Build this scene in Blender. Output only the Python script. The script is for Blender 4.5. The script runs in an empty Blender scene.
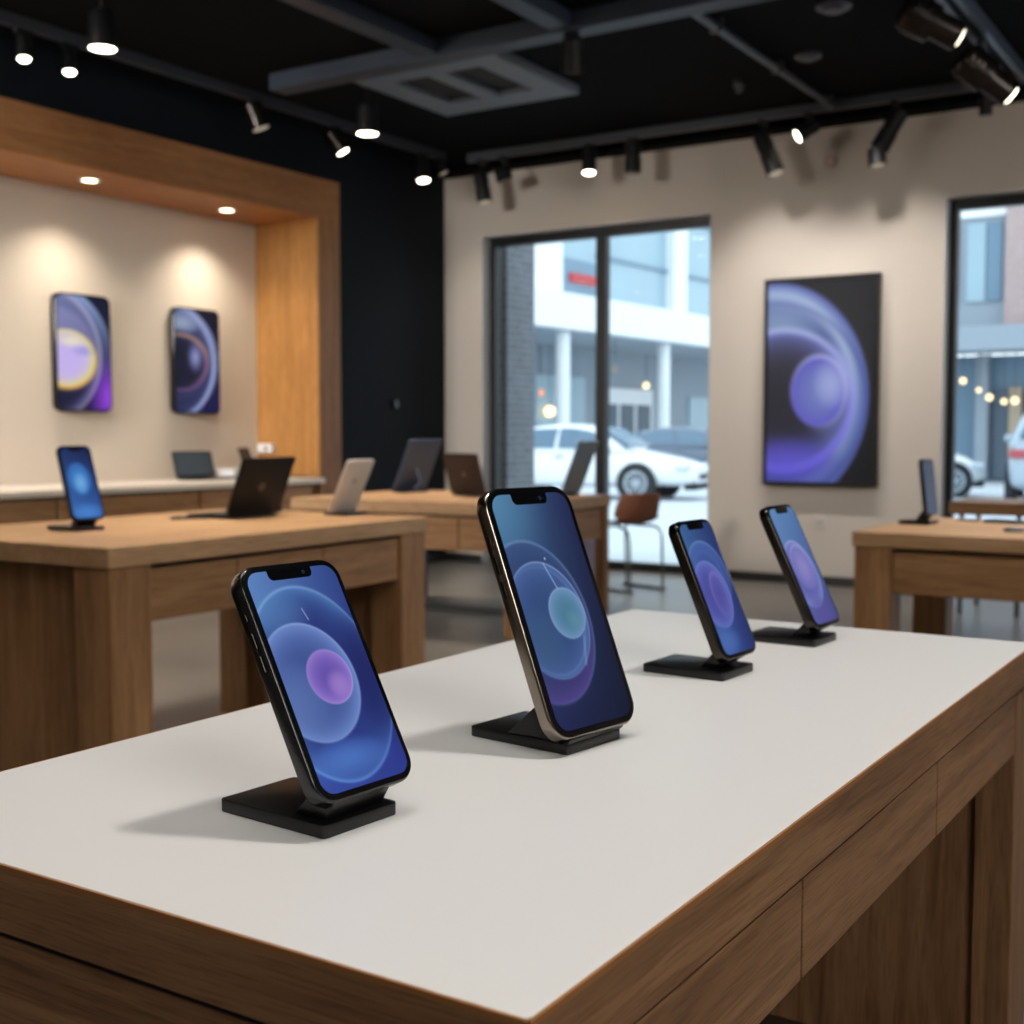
import bpy, bmesh, math, random
import numpy as np
from mathutils import Vector, Matrix

random.seed(7)
PI = math.pi
SC = bpy.context.scene
COL = SC.collection

# ------------------------------------------------------------------ colours
def s2l(c):
    return c / 12.92 if c <= 0.04045 else ((c + 0.055) / 1.055) ** 2.4

def hexc(h):
    h = h.lstrip('#')
    return tuple(s2l(int(h[i:i + 2], 16) / 255) for i in (0, 2, 4)) + (1.0,)

def rgb8(h):
    h = h.lstrip('#')
    return np.array([int(h[i:i + 2], 16) / 255 for i in (0, 2, 4)])

# ------------------------------------------------------------------ materials
def new_mat(name):
    m = bpy.data.materials.new(name)
    m.use_nodes = True
    nt = m.node_tree
    b = nt.nodes['Principled BSDF']
    return m, nt, b

def plain(name, col, rough=0.5, metal=0.0, spec=0.5, var=0.06, scale=8.0, bump=0.0, bscale=200.0, coat=0.0):
    m, nt, b = new_mat(name)
    c = hexc(col) if isinstance(col, str) else tuple(col) + (1.0,)
    tc = nt.nodes.new('ShaderNodeTexCoord')
    nz = nt.nodes.new('ShaderNodeTexNoise')
    nz.inputs['Scale'].default_value = scale
    nz.inputs['Detail'].default_value = 4
    nt.links.new(tc.outputs['Object'], nz.inputs['Vector'])
    mx = nt.nodes.new('ShaderNodeMix')
    mx.data_type = 'RGBA'
    mx.inputs[6].default_value = tuple(x * (1 - var) for x in c[:3]) + (1,)
    mx.inputs[7].default_value = tuple(min(1, x * (1 + var)) for x in c[:3]) + (1,)
    nt.links.new(nz.outputs['Fac'], mx.inputs[0])
    nt.links.new(mx.outputs[2], b.inputs['Base Color'])
    b.inputs['Roughness'].default_value = rough
    b.inputs['Metallic'].default_value = metal
    b.inputs['Specular IOR Level'].default_value = spec
    b.inputs['Coat Weight'].default_value = coat
    if bump > 0:
        n2 = nt.nodes.new('ShaderNodeTexNoise')
        n2.inputs['Scale'].default_value = bscale
        nt.links.new(tc.outputs['Object'], n2.inputs['Vector'])
        bp = nt.nodes.new('ShaderNodeBump')
        bp.inputs['Strength'].default_value = bump
        bp.inputs['Distance'].default_value = 0.002
        nt.links.new(n2.outputs['Fac'], bp.inputs['Height'])
        nt.links.new(bp.outputs['Normal'], b.inputs['Normal'])
    return m

def emit(name, col, strength):
    m, nt, b = new_mat(name)
    c = hexc(col)
    b.inputs['Base Color'].default_value = (0.02, 0.02, 0.02, 1)
    b.inputs['Emission Color'].default_value = c
    b.inputs['Emission Strength'].default_value = strength
    return m

def wood(name, axis, light, dark, scale=1.0, rough=0.45):
    """oak: grain stretched along the given axis (0,1,2) with pores and slow tone drift"""
    m, nt, b = new_mat(name)
    N, Lk = nt.nodes, nt.links
    tc = N.new('ShaderNodeTexCoord')
    mp = N.new('ShaderNodeMapping')
    sc = [26 * scale] * 3
    sc[axis] = 1.6 * scale
    mp.inputs['Scale'].default_value = sc
    Lk.new(tc.outputs['Object'], mp.inputs['Vector'])
    n1 = N.new('ShaderNodeTexNoise')
    n1.inputs['Scale'].default_value = 1.0
    n1.inputs['Detail'].default_value = 6
    n1.inputs['Roughness'].default_value = 0.62
    n1.inputs['Distortion'].default_value = 0.9
    Lk.new(mp.outputs['Vector'], n1.inputs['Vector'])
    mp2 = N.new('ShaderNodeMapping')
    sc2 = [330 * scale] * 3
    sc2[axis] = 14 * scale
    mp2.inputs['Scale'].default_value = sc2
    Lk.new(tc.outputs['Object'], mp2.inputs['Vector'])
    n2 = N.new('ShaderNodeTexNoise')
    n2.inputs['Scale'].default_value = 1.0
    n2.inputs['Detail'].default_value = 3
    Lk.new(mp2.outputs['Vector'], n2.inputs['Vector'])
    n3 = N.new('ShaderNodeTexNoise')
    n3.inputs['Scale'].default_value = 2.2 * scale
    Lk.new(tc.outputs['Object'], n3.inputs['Vector'])
    cr = N.new('ShaderNodeValToRGB')
    cr.color_ramp.elements[0].position = 0.32
    cr.color_ramp.elements[0].color = hexc(dark)
    cr.color_ramp.elements[1].position = 0.68
    cr.color_ramp.elements[1].color = hexc(light)
    Lk.new(n1.outputs['Fac'], cr.inputs['Fac'])
    cr2 = N.new('ShaderNodeValToRGB')
    cr2.color_ramp.elements[0].position = 0.36
    cr2.color_ramp.elements[0].color = (0.66, 0.62, 0.58, 1)
    cr2.color_ramp.elements[1].position = 0.52
    cr2.color_ramp.elements[1].color = (1, 1, 1, 1)
    Lk.new(n2.outputs['Fac'], cr2.inputs['Fac'])
    mx = N.new('ShaderNodeMix')
    mx.data_type = 'RGBA'
    mx.blend_type = 'MULTIPLY'
    mx.inputs[0].default_value = 0.8
    Lk.new(cr.outputs['Color'], mx.inputs[6])
    Lk.new(cr2.outputs['Color'], mx.inputs[7])
    mx2 = N.new('ShaderNodeMix')
    mx2.data_type = 'RGBA'
    mx2.blend_type = 'SOFT_LIGHT'
    mx2.inputs[0].default_value = 0.35
    Lk.new(mx.outputs[2], mx2.inputs[6])
    Lk.new(n3.outputs['Fac'], mx2.inputs[7])
    Lk.new(mx2.outputs[2], b.inputs['Base Color'])
    b.inputs['Roughness'].default_value = rough
    b.inputs['Specular IOR Level'].default_value = 0.35
    bp = N.new('ShaderNodeBump')
    bp.inputs['Strength'].default_value = 0.25
    bp.inputs['Distance'].default_value = 0.0008
    Lk.new(n2.outputs['Fac'], bp.inputs['Height'])
    Lk.new(bp.outputs['Normal'], b.inputs['Normal'])
    return m

def wood_set(pre, light, dark, scale=1.0, rough=0.45):
    return [wood(pre + '_' + 'xyz'[i], i, light, dark, scale, rough) for i in range(3)]

OAK_F = wood_set('oak_front', '#a67d59', '#78563a', 1.6)      # near table
OAK = wood_set('oak', '#a27a54', '#7e5835', 0.7)             # far tables
OAK_T = wood_set('oak_top', '#b8946f', '#a17c57', 0.7, 0.5)      # far table tops
OAK_N = wood_set('oak_niche', '#a9764a', '#8d5f38', 0.6)

M = {}
M['laminate'] = plain('white_laminate', '#d6d4d1', 0.36, var=0.01, scale=3, spec=0.4)
M['edge'] = plain('oak_edge_lip', '#9c6a3c', 0.45, var=0.15, scale=30)
M['dark_wood'] = plain('shadowed_oak', '#3a2a1e', 0.6, var=0.2, scale=20)  # dark brown wood for drawer carcasses and the lower shelf
M['gap'] = plain('gap_black', '#0d0a08', 0.8)
M['blk'] = plain('matte_black_plastic', '#0c0c0d', 0.36, var=0.1, bump=0.08, bscale=900)
M['blk2'] = plain('satin_black', '#0e0e10', 0.34, var=0.05)
M['gloss'] = plain('gloss_black', '#08090b', 0.16, var=0.05, spec=0.6)
M['case'] = plain('black_case', '#101114', 0.22, var=0.1, spec=0.6, bump=0.05, bscale=300)
M['steel'] = plain('polished_bronze_steel', '#8f857a', 0.2, metal=1.0, var=0.08, scale=30)
M['darksteel'] = plain('dark_bronze_steel', '#423d38', 0.22, metal=1.0, var=0.1, scale=40)
M['chrome'] = plain('chrome', '#8d949b', 0.25, metal=1.0, var=0.05)
M['greymetal'] = plain('grey_metal', '#55585c', 0.4, metal=0.6, var=0.05)
M['fixture'] = plain('fixture_black', '#0b0b0d', 0.5, spec=0.3, var=0.1)
M['fixture_b'] = plain('fixture_bronze', '#2b2622', 0.25, metal=0.7, var=0.1)
M['track'] = plain('track_grey', '#474b52', 0.4, var=0.05, metal=0.3)
M['track_l'] = plain('track_aluminium', '#5f6b7d', 0.35, var=0.05, metal=0.4)
M['lens_on'] = emit('lamp_lens_lit', '#fff2d8', 14.0)
M['lens_warm'] = emit('lamp_lens_warm', '#ffe9c4', 10.0)
M['lens_off'] = plain('lamp_lens_dark', '#4a463e', 0.15, spec=0.8)
M['lens_dim'] = emit('lamp_lens_dim', '#b8aa94', 0.7)
M['white'] = plain('white_plastic', '#d9d9d9', 0.4, var=0.03)
M['cream'] = plain('niche_cream_paint', '#d6cabb', 0.75, var=0.02, scale=2, bump=0.05, bscale=80)
M['wall_back'] = plain('greige_paint', '#bdb3a8', 0.8, var=0.025, scale=1.5, bump=0.06, bscale=60)
M['wall_navy'] = plain('navy_paint', '#0b1119', 0.7, spec=0.2, var=0.05, scale=1.5)
M['wall_room'] = plain('shop_wall_paint', '#aaa298', 0.8, var=0.03, scale=1.5)
M['ceil'] = plain('ceiling_black', '#08090a', 0.95, spec=0.1, var=0.08, scale=3)
M['beam'] = plain('beam_grey', '#2a3443', 0.55, var=0.08, scale=4)
M['vent'] = plain('vent_grey', '#6a7686', 0.6, var=0.05)
M['base'] = plain('baseboard_dark', '#1f1d1c', 0.5, var=0.05)
M['frame'] = plain('window_frame_black', '#0f1114', 0.35, var=0.05)
M['reveal'] = plain('window_reveal_grey', '#c3c4c8', 0.6, var=0.02)
M['carwhite'] = plain('car_paint_white', '#eef1f4', 0.25, var=0.01, coat=0.5)
M['carblue'] = plain('car_paint_slate', '#5a6b80', 0.3, var=0.02, coat=0.5)
M['carsilver'] = plain('car_paint_silver', '#a9b7c4', 0.3, var=0.02, coat=0.5)
M['carglass'] = plain('car_glass', '#56738a', 0.1, var=0.1, spec=0.8)
M['tyre'] = plain('tyre_rubber', '#23272c', 0.7)
M['rim'] = plain('alloy_rim', '#b9c4cd', 0.3, metal=0.4)
M['headlight'] = plain('headlight_glass', '#cfdae2', 0.1, spec=0.8)
M['taillight'] = plain('tail_light_red', '#b05058', 0.3)
M['fac_white'] = plain('facade_white', '#f1f4f6', 0.7, var=0.01)
M['fac_grey'] = plain('facade_grey', '#9aa5b0', 0.7, var=0.04)
M['fac_glass'] = plain('facade_glass', '#9fb9c6', 0.35, var=0.12, scale=0.4)
M['fac_glass2'] = plain('facade_glass_deep', '#6f8da3', 0.35, var=0.15, scale=0.6)
M['fac_dark'] = plain('facade_dark', '#5a6876', 0.6, var=0.1)
M['soffit'] = plain('canopy_soffit', '#aab4bd', 0.8, var=0.03)
M['sign_red'] = emit('sign_red', '#e8404a', 0.8)
M['bulb'] = emit('bulb_warm', '#ffd9a0', 3.2)
M['bulb_o'] = emit('bulb_orange', '#ff9a70', 1.6)
M['pave'] = plain('pavement', '#cdd3d8', 0.8, var=0.05, scale=0.8)
M['chairshell'] = plain('chair_shell_brown', '#7a4a32', 0.5, var=0.08, scale=10)
M['lilac'] = plain('lilac_plastic', '#b7b3d0', 0.5, var=0.03)
M['laptop_blk'] = plain('laptop_dark', '#1d1a19', 0.6, var=0.06, spec=0.2)
M['laptop_brn'] = plain('laptop_bronze', '#30251f', 0.6, var=0.06, spec=0.2)
M['laptop_gry'] = plain('laptop_grey', '#75828f', 0.5, var=0.05)
M['laptop_wht'] = plain('tablet_white', '#d0c6bb', 0.45, var=0.03)
M['tablet_blu'] = plain('tablet_slate', '#46546c', 0.55, var=0.05, spec=0.3)
M['keys'] = plain('keyboard_black', '#0e0e10', 0.5)
M['logo'] = plain('lid_mark', '#43352d', 0.35, var=0.02)
M['logo2'] = plain('lid_mark_grey', '#a69c92', 0.4, var=0.02)
M['darkscreen'] = plain('dark_screen', '#1c1d1f', 0.2, spec=0.4)

def mk_concrete():
    m, nt, b = new_mat('polished_concrete')
    N, Lk = nt.nodes, nt.links
    tc = N.new('ShaderNodeTexCoord')
    n1 = N.new('ShaderNodeTexNoise')
    n1.inputs['Scale'].default_value = 0.9
    n1.inputs['Detail'].default_value = 8
    n1.inputs['Roughness'].default_value = 0.65
    Lk.new(tc.outputs['Object'], n1.inputs['Vector'])
    cr = N.new('ShaderNodeValToRGB')
    cr.color_ramp.elements[0].position = 0.3
    cr.color_ramp.elements[0].color = hexc('#5b5650')
    cr.color_ramp.elements[1].position = 0.72
    cr.color_ramp.elements[1].color = hexc('#857f77')
    Lk.new(n1.outputs['Fac'], cr.inputs['Fac'])
    Lk.new(cr.outputs['Color'], b.inputs['Base Color'])
    r = N.new('ShaderNodeMapRange')
    r.inputs[3].default_value = 0.22
    r.inputs[4].default_value = 0.42
    Lk.new(n1.outputs['Fac'], r.inputs[0])
    Lk.new(r.outputs[0], b.inputs['Roughness'])
    b.inputs['Specular IOR Level'].default_value = 0.55
    return m
M['floor'] = mk_concrete()

def mk_brick(name, c1, c2, mortar):
    m, nt, b = new_mat(name)
    N, Lk = nt.nodes, nt.links
    tc = N.new('ShaderNodeTexCoord')
    sx = N.new('ShaderNodeSeparateXYZ')
    Lk.new(tc.outputs['Object'], sx.inputs[0])
    ad = N.new('ShaderNodeMath')
    Lk.new(sx.outputs[0], ad.inputs[0])
    Lk.new(sx.outputs[1], ad.inputs[1])
    cb = N.new('ShaderNodeCombineXYZ')
    Lk.new(ad.outputs[0], cb.inputs[0])
    Lk.new(sx.outputs[2], cb.inputs[1])
    bk = N.new('ShaderNodeTexBrick')
    bk.inputs['Color1'].default_value = hexc(c1)
    bk.inputs['Color2'].default_value = hexc(c2)
    bk.inputs['Mortar'].default_value = hexc(mortar)
    bk.inputs['Scale'].default_value = 4.0
    bk.inputs['Mortar Size'].default_value = 0.02
    Lk.new(cb.outputs[0], bk.inputs['Vector'])
    Lk.new(bk.outputs['Color'], b.inputs['Base Color'])
    b.inputs['Roughness'].default_value = 0.9
    return m
M['brick'] = mk_brick('grey_brick', '#6d7178', '#7d8188', '#9a9ca0')
M['brick_red'] = mk_brick('pink_brick', '#b59a98', '#a68a88', '#cfc6c4')

def mk_glass():
    m = bpy.data.materials.new('window_glass')
    m.use_nodes = True
    nt = m.node_tree
    nt.nodes.clear()
    out = nt.nodes.new('ShaderNodeOutputMaterial')
    tr = nt.nodes.new('ShaderNodeBsdfTransparent')
    tr.inputs[0].default_value = (0.93, 0.97, 0.98, 1)
    gl = nt.nodes.new('ShaderNodeBsdfGlossy')
    gl.inputs['Roughness'].default_value = 0.02
    fr = nt.nodes.new('ShaderNodeFresnel')
    fr.inputs[0].default_value = 1.35
    mx = nt.nodes.new('ShaderNodeMixShader')
    nt.links.new(fr.outputs[0], mx.inputs[0])
    nt.links.new(tr.outputs[0], mx.inputs[1])
    nt.links.new(gl.outputs[0], mx.inputs[2])
    nt.links.new(mx.outputs[0], out.inputs[0])
    return m
M['glass'] = mk_glass()

def mk_screen(name, strength, rough=0.12, spec=0.25):
    m, nt, b = new_mat(name)
    at = nt.nodes.new('ShaderNodeAttribute')
    at.attribute_name = 'Col'
    b.inputs['Base Color'].default_value = (0.004, 0.004, 0.006, 1)
    b.inputs['Roughness'].default_value = rough
    b.inputs['Specular IOR Level'].default_value = spec
    nt.links.new(at.outputs['Color'], b.inputs['Emission Color'])
    b.inputs['Emission Strength'].default_value = strength
    return m
M['screen'] = mk_screen('lit_screen', 0.85)
M['screen_wall'] = mk_screen('lit_wall_screen', 0.9, 0.35, 0.15)

# ------------------------------------------------------------------ object helpers
def obj(name, bm, mat, parent=None, loc=None, smooth=None):
    me = bpy.data.meshes.new(name)
    bmesh.ops.recalc_face_normals(bm, faces=bm.faces)
    if smooth is not None:
        for f in bm.faces:
            f.smooth = True
        for e in bm.edges:
            if len(e.link_faces) == 2 and e.calc_face_angle(0) > smooth:
                e.smooth = False
    bm.to_mesh(me)
    bm.free()
    if isinstance(mat, (list, tuple)):
        for x in mat:
            me.materials.append(x)
    else:
        me.materials.append(mat)
    o = bpy.data.objects.new(name, me)
    COL.objects.link(o)
    if parent is not None:
        o.parent = parent
    if loc is not None:
        o.location = loc
    return o

def thing(name, label, cat, loc=(0, 0, 0), rotz=0.0, group=None):
    o = bpy.data.objects.new(name, None)
    o.empty_display_size = 0.05
    COL.objects.link(o)
    o.location = loc
    o.rotation_euler = (0, 0, rotz)
    o['label'] = label
    o['category'] = cat
    if group:
        o['group'] = group
    return o

def tag(o, label, cat, group=None):
    o['label'] = label
    o['category'] = cat
    if group:
        o['group'] = group
    return o

def struct(o):
    o['kind'] = 'structure'
    return o

def BM():
    return bmesh.new()

def add_box(bm, x0, x1, y0, y1, z0, z1, bev=0.0, seg=2, mi=0):
    b2 = bmesh.new()
    v = [b2.verts.new((x, y, z)) for x in (x0, x1) for y in (y0, y1) for z in (z0, z1)]
    for f in ((0, 1, 3, 2), (4, 6, 7, 5), (0, 4, 5, 1), (2, 3, 7, 6), (0, 2, 6, 4), (1, 5, 7, 3)):
        b2.faces.new([v[i] for i in f])
    bmesh.ops.recalc_face_normals(b2, faces=b2.faces)
    if bev > 0:
        bmesh.ops.bevel(b2, geom=b2.edges[:], offset=bev, segments=seg, profile=0.5, affect='EDGES')
    merge(bm, b2, mi)
    return bm

def merge(bm, b2, mi=0):
    mp = {}
    for v in b2.verts:
        mp[v] = bm.verts.new(v.co)
    for f in b2.faces:
        try:
            g = bm.faces.new([mp[v] for v in f.verts])
            g.material_index = mi
            g.smooth = f.smooth
        except ValueError:
            pass
    b2.free()

def box(x0, x1, y0, y1, z0, z1, bev=0.0, seg=2):
    return add_box(BM(), x0, x1, y0, y1, z0, z1, bev, seg)

def frame_of(d):
    d = Vector(d).normalized()
    a = Vector((0, 0, 1)) if abs(d.z) < 0.9 else Vector((1, 0, 0))
    u = d.cross(a).normalized()
    w = d.cross(u).normalized()
    return d, u, w

def add_lathe(bm, p0, d, prof, seg=24, cap=True):
    """prof: list of (t along d, radius)"""
    p0 = Vector(p0)
    d, u, w = frame_of(d)
    rings = []
    for t, r in prof:
        c = p0 + d * t
        if r <= 1e-6:
            rings.append([bm.verts.new(c)])
        else:
            rings.append([bm.verts.new(c + (u * math.cos(2 * PI * k / seg) + w * math.sin(2 * PI * k / seg)) * r) for k in range(seg)])
    for a, b in zip(rings, rings[1:]):
        for k in range(seg):
            k2 = (k + 1) % seg
            if len(a) == 1 and len(b) == 1:
                continue
            if len(a) == 1:
                bm.faces.new((a[0], b[k], b[k2]))
            elif len(b) == 1:
                bm.faces.new((a[k], b[0], a[k2]))
            else:
                bm.faces.new((a[k], b[k], b[k2], a[k2]))
    if cap:
        for r in (rings[0], rings[-1]):
            if len(r) > 2:
                bm.faces.new(r)
    return bm

def cyl(p0, p1, r0, r1=None, seg=24):
    d = Vector(p1) - Vector(p0)
    return add_lathe(BM(), p0, d, [(0, r0), (d.length, r0 if r1 is None else r1)], seg)

def add_tube(bm, pts, r, seg=10):
    pts = [Vector(p) for p in pts]
    rings = []
    prev_u = None
    for i, p in enumerate(pts):
        if i == 0:
            d = pts[1] - pts[0]
        elif i == len(pts) - 1:
            d = pts[-1] - pts[-2]
        else:
            d = (pts[i + 1] - p).normalized() + (p - pts[i - 1]).normalized()
        d.normalize()
        if prev_u is None:
            _, u, w = frame_of(d)
        else:
            u = (prev_u - d * prev_u.dot(d)).normalized()
            w = d.cross(u)
        prev_u = u
        rings.append([bm.verts.new(p + (u * math.cos(2 * PI * k / seg) + w * math.sin(2 * PI * k / seg)) * r) for k in range(seg)])
    for a, b in zip(rings, rings[1:]):
        for k in range(seg):
            k2 = (k + 1) % seg
            bm.faces.new((a[k], b[k], b[k2], a[k2]))
    bm.faces.new(rings[0])
    bm.faces.new(rings[-1])
    return bm

def rrect(w, h, r, n=8, cx=0.0, cy=0.0):
    """rounded rectangle outline, counter-clockwise, in 2D"""
    r = min(r, w / 2 - 1e-5, h / 2 - 1e-5)
    out = []
    for (sx, sy, a0) in ((1, -1, -PI / 2), (1, 1, 0), (-1, 1, PI / 2), (-1, -1, PI)):
        px, py = cx + sx * (w / 2 - r), cy + sy * (h / 2 - r)
        for k in range(n + 1):
            a = a0 + PI / 2 * k / n
            out.append((px + r * math.cos(a), py + r * math.sin(a)))
    return out

def add_prism(bm, poly, f0, f1, bev=0.0, seg=3, mi=0):
    """poly 2D; f0/f1 map a 2D point to its 3D place on the two caps"""
    b2 = bmesh.new()
    a = [b2.verts.new(f0(p)) for p in poly]
    b = [b2.verts.new(f1(p)) for p in poly]
    n = len(poly)
    c0 = b2.faces.new(a)
    c1 = b2.faces.new(list(reversed(b)))
    for k in range(n):
        k2 = (k + 1) % n
        b2.faces.new((a[k], b[k], b[k2], a[k2]))
    bmesh.ops.recalc_face_normals(b2, faces=b2.faces)
    if bev > 0:
        ed = list(set(list(c0.edges) + list(c1.edges)))
        bmesh.ops.bevel(b2, geom=ed, offset=bev, segments=seg, profile=0.5, affect='EDGES')
    merge(bm, b2, mi)
    return bm

def slab_x(poly, x0, x1, bev=0.0, seg=3):
    """poly in (y,z) extruded along x"""
    return add_prism(BM(), poly, lambda p: (x0, p[0], p[1]), lambda p: (x1, p[0], p[1]), bev, seg)

def slab_y(poly, y0, y1, bev=0.0, seg=3):
    """poly in (x,z) extruded along y"""
    return add_prism(BM(), poly, lambda p: (p[0], y0, p[1]), lambda p: (p[0], y1, p[1]), bev, seg)

def slab_z(poly, z0, z1, bev=0.0, seg=3):
    return add_prism(BM(), poly, lambda p: (p[0], p[1], z0), lambda p: (p[0], p[1], z1), bev, seg)

# ------------------------------------------------------------------ screen pictures (colour per vertex)
def sst(a, b, x):
    t = np.clip((x - a) / (b - a), 0, 1)
    return t * t * (3 - 2 * t)

def orb(img, U, V, cx, cy, rx, ry, inner, rim, p=3.0, a0=1.0, a1=1.0, soft=0.03, lit=None, rot=0.0):
    """soft-edged disc whose colour runs from inner to rim; lit=(dx,dy,lo,hi) fades it by direction"""
    X, Y = (U - cx) / rx, (V - cy) / ry
    if rot:
        c, s = math.cos(rot), math.sin(rot)
        X, Y = c * X + s * Y, -s * X + c * Y
    d = np.sqrt(X * X + Y * Y)
    mask = 1 - sst(1 - soft, 1 + soft * 0.4, d)
    t = np.clip(d, 0, 1) ** p
    col = rgb8(inner) * (1 - t[..., None]) + rgb8(rim) * t[..., None]
    al = mask * (a0 + (a1 - a0) * t)
    if lit:
        dx, dy, lo, hi = lit
        g = np.clip(0.5 + 0.5 * (X * dx + Y * dy), 0, 1)
        al = al * np.clip(lo + (hi - lo) * g, 0, 1)
    return img * (1 - al[..., None]) + col * al[..., None]

def ring(img, U, V, cx, cy, rx, ry, w, colr, a=1.0, lit=None, rot=0.0):
    X, Y = (U - cx) / rx, (V - cy) / ry
    if rot:
        c, s = math.cos(rot), math.sin(rot)
        X, Y = c * X + s * Y, -s * X + c * Y
    d = np.sqrt(X * X + Y * Y)
    al = a * np.exp(-((d - 1) / w) ** 2)
    if lit:
        dx, dy, lo, hi = lit
        al = al * np.clip(lo + (hi - lo) * np.clip(0.5 + 0.5 * (X * dx + Y * dy), 0, 1), 0, 1)
    return img * (1 - al[..., None]) + rgb8(colr) * al[..., None]

def grad4(U, V, tl, tr, bl, br):
    u, v = U[..., None], V[..., None]
    return (rgb8(tl) * (1 - u) + rgb8(tr) * u) * v + (rgb8(bl) * (1 - u) + rgb8(br) * u) * (1 - v)

def streak(img, U, V, a, b, w, colr, al=0.9, asp=2.0):
    ax, ay, bx, by = a[0], a[1] * asp, b[0], b[1] * asp
    dx, dy = bx - ax, by - ay
    L2 = dx * dx + dy * dy
    t = np.clip(((U - ax) * dx + (V * asp - ay) * dy) / L2, 0, 1)
    dd = np.hypot(U - (ax + t * dx), V * asp - (ay + t * dy))
    k = al * np.exp(-(dd / w) ** 2)
    return img * (1 - k[..., None]) + rgb8(colr) * k[..., None]

def paint_one(U, V):
    im = grad4(U, V, '#5e8fd6', '#2f4796', '#3550b4', '#2b3a9c')
    im = orb(im, U, V, .42, .47, .68, .445, '#1f2b78', '#4f86d0', 5, 0.9, 1.0, 0.02, (-.35, .8, .55, 1.0))
    im = orb(im, U, V, .15, .80, .45, .16, '#5c92d4', '#4a7cc6', 2, 0.55, 0.0, 0.4)
    im = orb(im, U, V, .38, .13, .55, .105, '#4f86e6', '#3c62cc', 2, 0.75, 0.0, 0.4)
    im = orb(im, U, V, 1.02, .45, .45, .4, '#1b2167', '#232a78', 2, 0.8, 0.0, 0.5)
    im = ring(im, U, V, .42, .47, .68, .445, .018, '#86b6ee', .6, (-.35, 1, 0, 1.0))
    im = ring(im, U, V, .42, .47, .68, .445, .018, '#5f9af4', .7, (-.3, -1, -.2, 1.0))
    im = orb(im, U, V, .30, .477, .49, .27, '#3f58a6', '#6f92e0', 3.2, 0.95, 1.0, 0.02)
    im = orb(im, U, V, .10, .42, .40, .2, '#6a8bd2', '#5a78c6', 2, 0.5, 0.0, 0.4)
    im = ring(im, U, V, .30, .477, .49, .27, .02, '#93b0f2', .8, (.3, .9, .25, 1.0))
    im = orb(im, U, V, .50, .487, .24, .124, '#6a52c0', '#9d7be2', 2.2, 1, 1, 0.03)
    im = orb(im, U, V, .57, .445, .16, .085, '#b58ce6', '#9d7be2', 2, 0.7, 0, 0.5)
    im = ring(im, U, V, .50, .487, .24, .124, .035, '#c4a2f4', .7, (.7, -.3, .2, 1.0))
    im = streak(im, U, V, (.47, .81), (.50, .755), .006, '#dfe9ff', .55)
    return im

def paint_two(U, V):
    im = grad4(U, V, '#4a86b4', '#232c5c', '#20265a', '#121a34')
    im = orb(im, U, V, .0, 1.0, .75, .4, '#5592bd', '#3c6c9c', 1.6, 0.7, 0.0, 0.5)
    im = orb(im, U, V, .2, .45, .61, .345, '#28386e', '#3a5790', 3, 0.85, 0.95, 0.02, (-.5, .6, .55, 1.0))
    im = ring(im, U, V, .2, .45, .61, .345, .02, '#6fa3cc', .6, (-.2, 1, .05, 1.0))
    im = orb(im, U, V, .2, .45, .61, .345, '#2c2a66', '#5a429c', 2.2, .5, .9, 0.02, (.2, -1, -.9, 1.0))
    im = ring(im, U, V, .2, .45, .61, .345, .02, '#5561a8', .6, (1, -.2, 0, 1.0))
    im = orb(im, U, V, .3, .45, .47, .25, '#31508a', '#4c6db2', 3, 0.95, 1, 0.02)
    im = orb(im, U, V, .15, .36, .3, .17, '#3a5f8c', '#41639a', 2, 0.6, 0, 0.4)
    im = ring(im, U, V, .3, .45, .47, .25, .018, '#8fb0e6', .75, (.35, .8, .1, 1.0))
    im = ring(im, U, V, .28, .45, .435, .23, .03, '#6f8cd0', .45, (.8, -.2, .0, 1.0))
    im = streak(im, U, V, (.42, .69), (.51, .575), .008, '#9fc0ee', .75)
    im = streak(im, U, V, (.66, .36), (.58, .245), .014, '#7f9fdc', .5)
    im = orb(im, U, V, .54, .468, .225, .110, '#4a82a6', '#6f9bcc', 2.6, 1, 1, 0.03)
    im = orb(im, U, V, .60, .44, .13, .06, '#64a0ac', '#4a86a0', 2, 0.45, 0, 0.5)
    im = ring(im, U, V, .54, .468, .225, .110, .04, '#8fb6e8', .7, (-.4, .6, .25, 1.0))
    im = streak(im, U, V, (.46, .71), (.462, .711), .010, '#dfeaff', .8)
    return im

def paint_three(U, V):
    im = grad4(U, V, '#3d6ba6', '#26397a', '#3e63b4', '#223078')
    im = orb(im, U, V, .42, .59, .55, .27, '#3f5fa8', '#4a6cc0', 3, 0.9, 1, 0.03, (-.3, .8, .4, 1.0))
    im = ring(im, U, V, .42, .59, .55, .27, .03, '#7290dc', .7, (0, 1, 0, 1.0))
    im = orb(im, U, V, .42, .58, .42, .22, '#33509c', '#4d68c0', 3, .7, .8, 0.05, (0, 1, 0.2, 1.0))
    im = orb(im, U, V, .33, .45, .48, .257, '#4a4cac', '#6574d4', 3, 0.95, 1, 0.03)
    im = ring(im, U, V, .33, .45, .48, .257, .025, '#8b95ea', .7, (.4, .6, .1, 1.0))
    im = orb(im, U, V, .50, .44, .22, .17, '#5852b0', '#6a66c8', 2, .5, .7, 0.15, None, -.35)
    im = ring(im, U, V, .50, .44, .22, .17, .10, '#8f88e4', .5, (-.6, .6, 0, 1.0), -.35)
    im = orb(im, U, V, .2, .1, .5, .14, '#4a74c8', '#3c5fb4', 2, .8, 0, 0.4)
    return im

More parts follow.
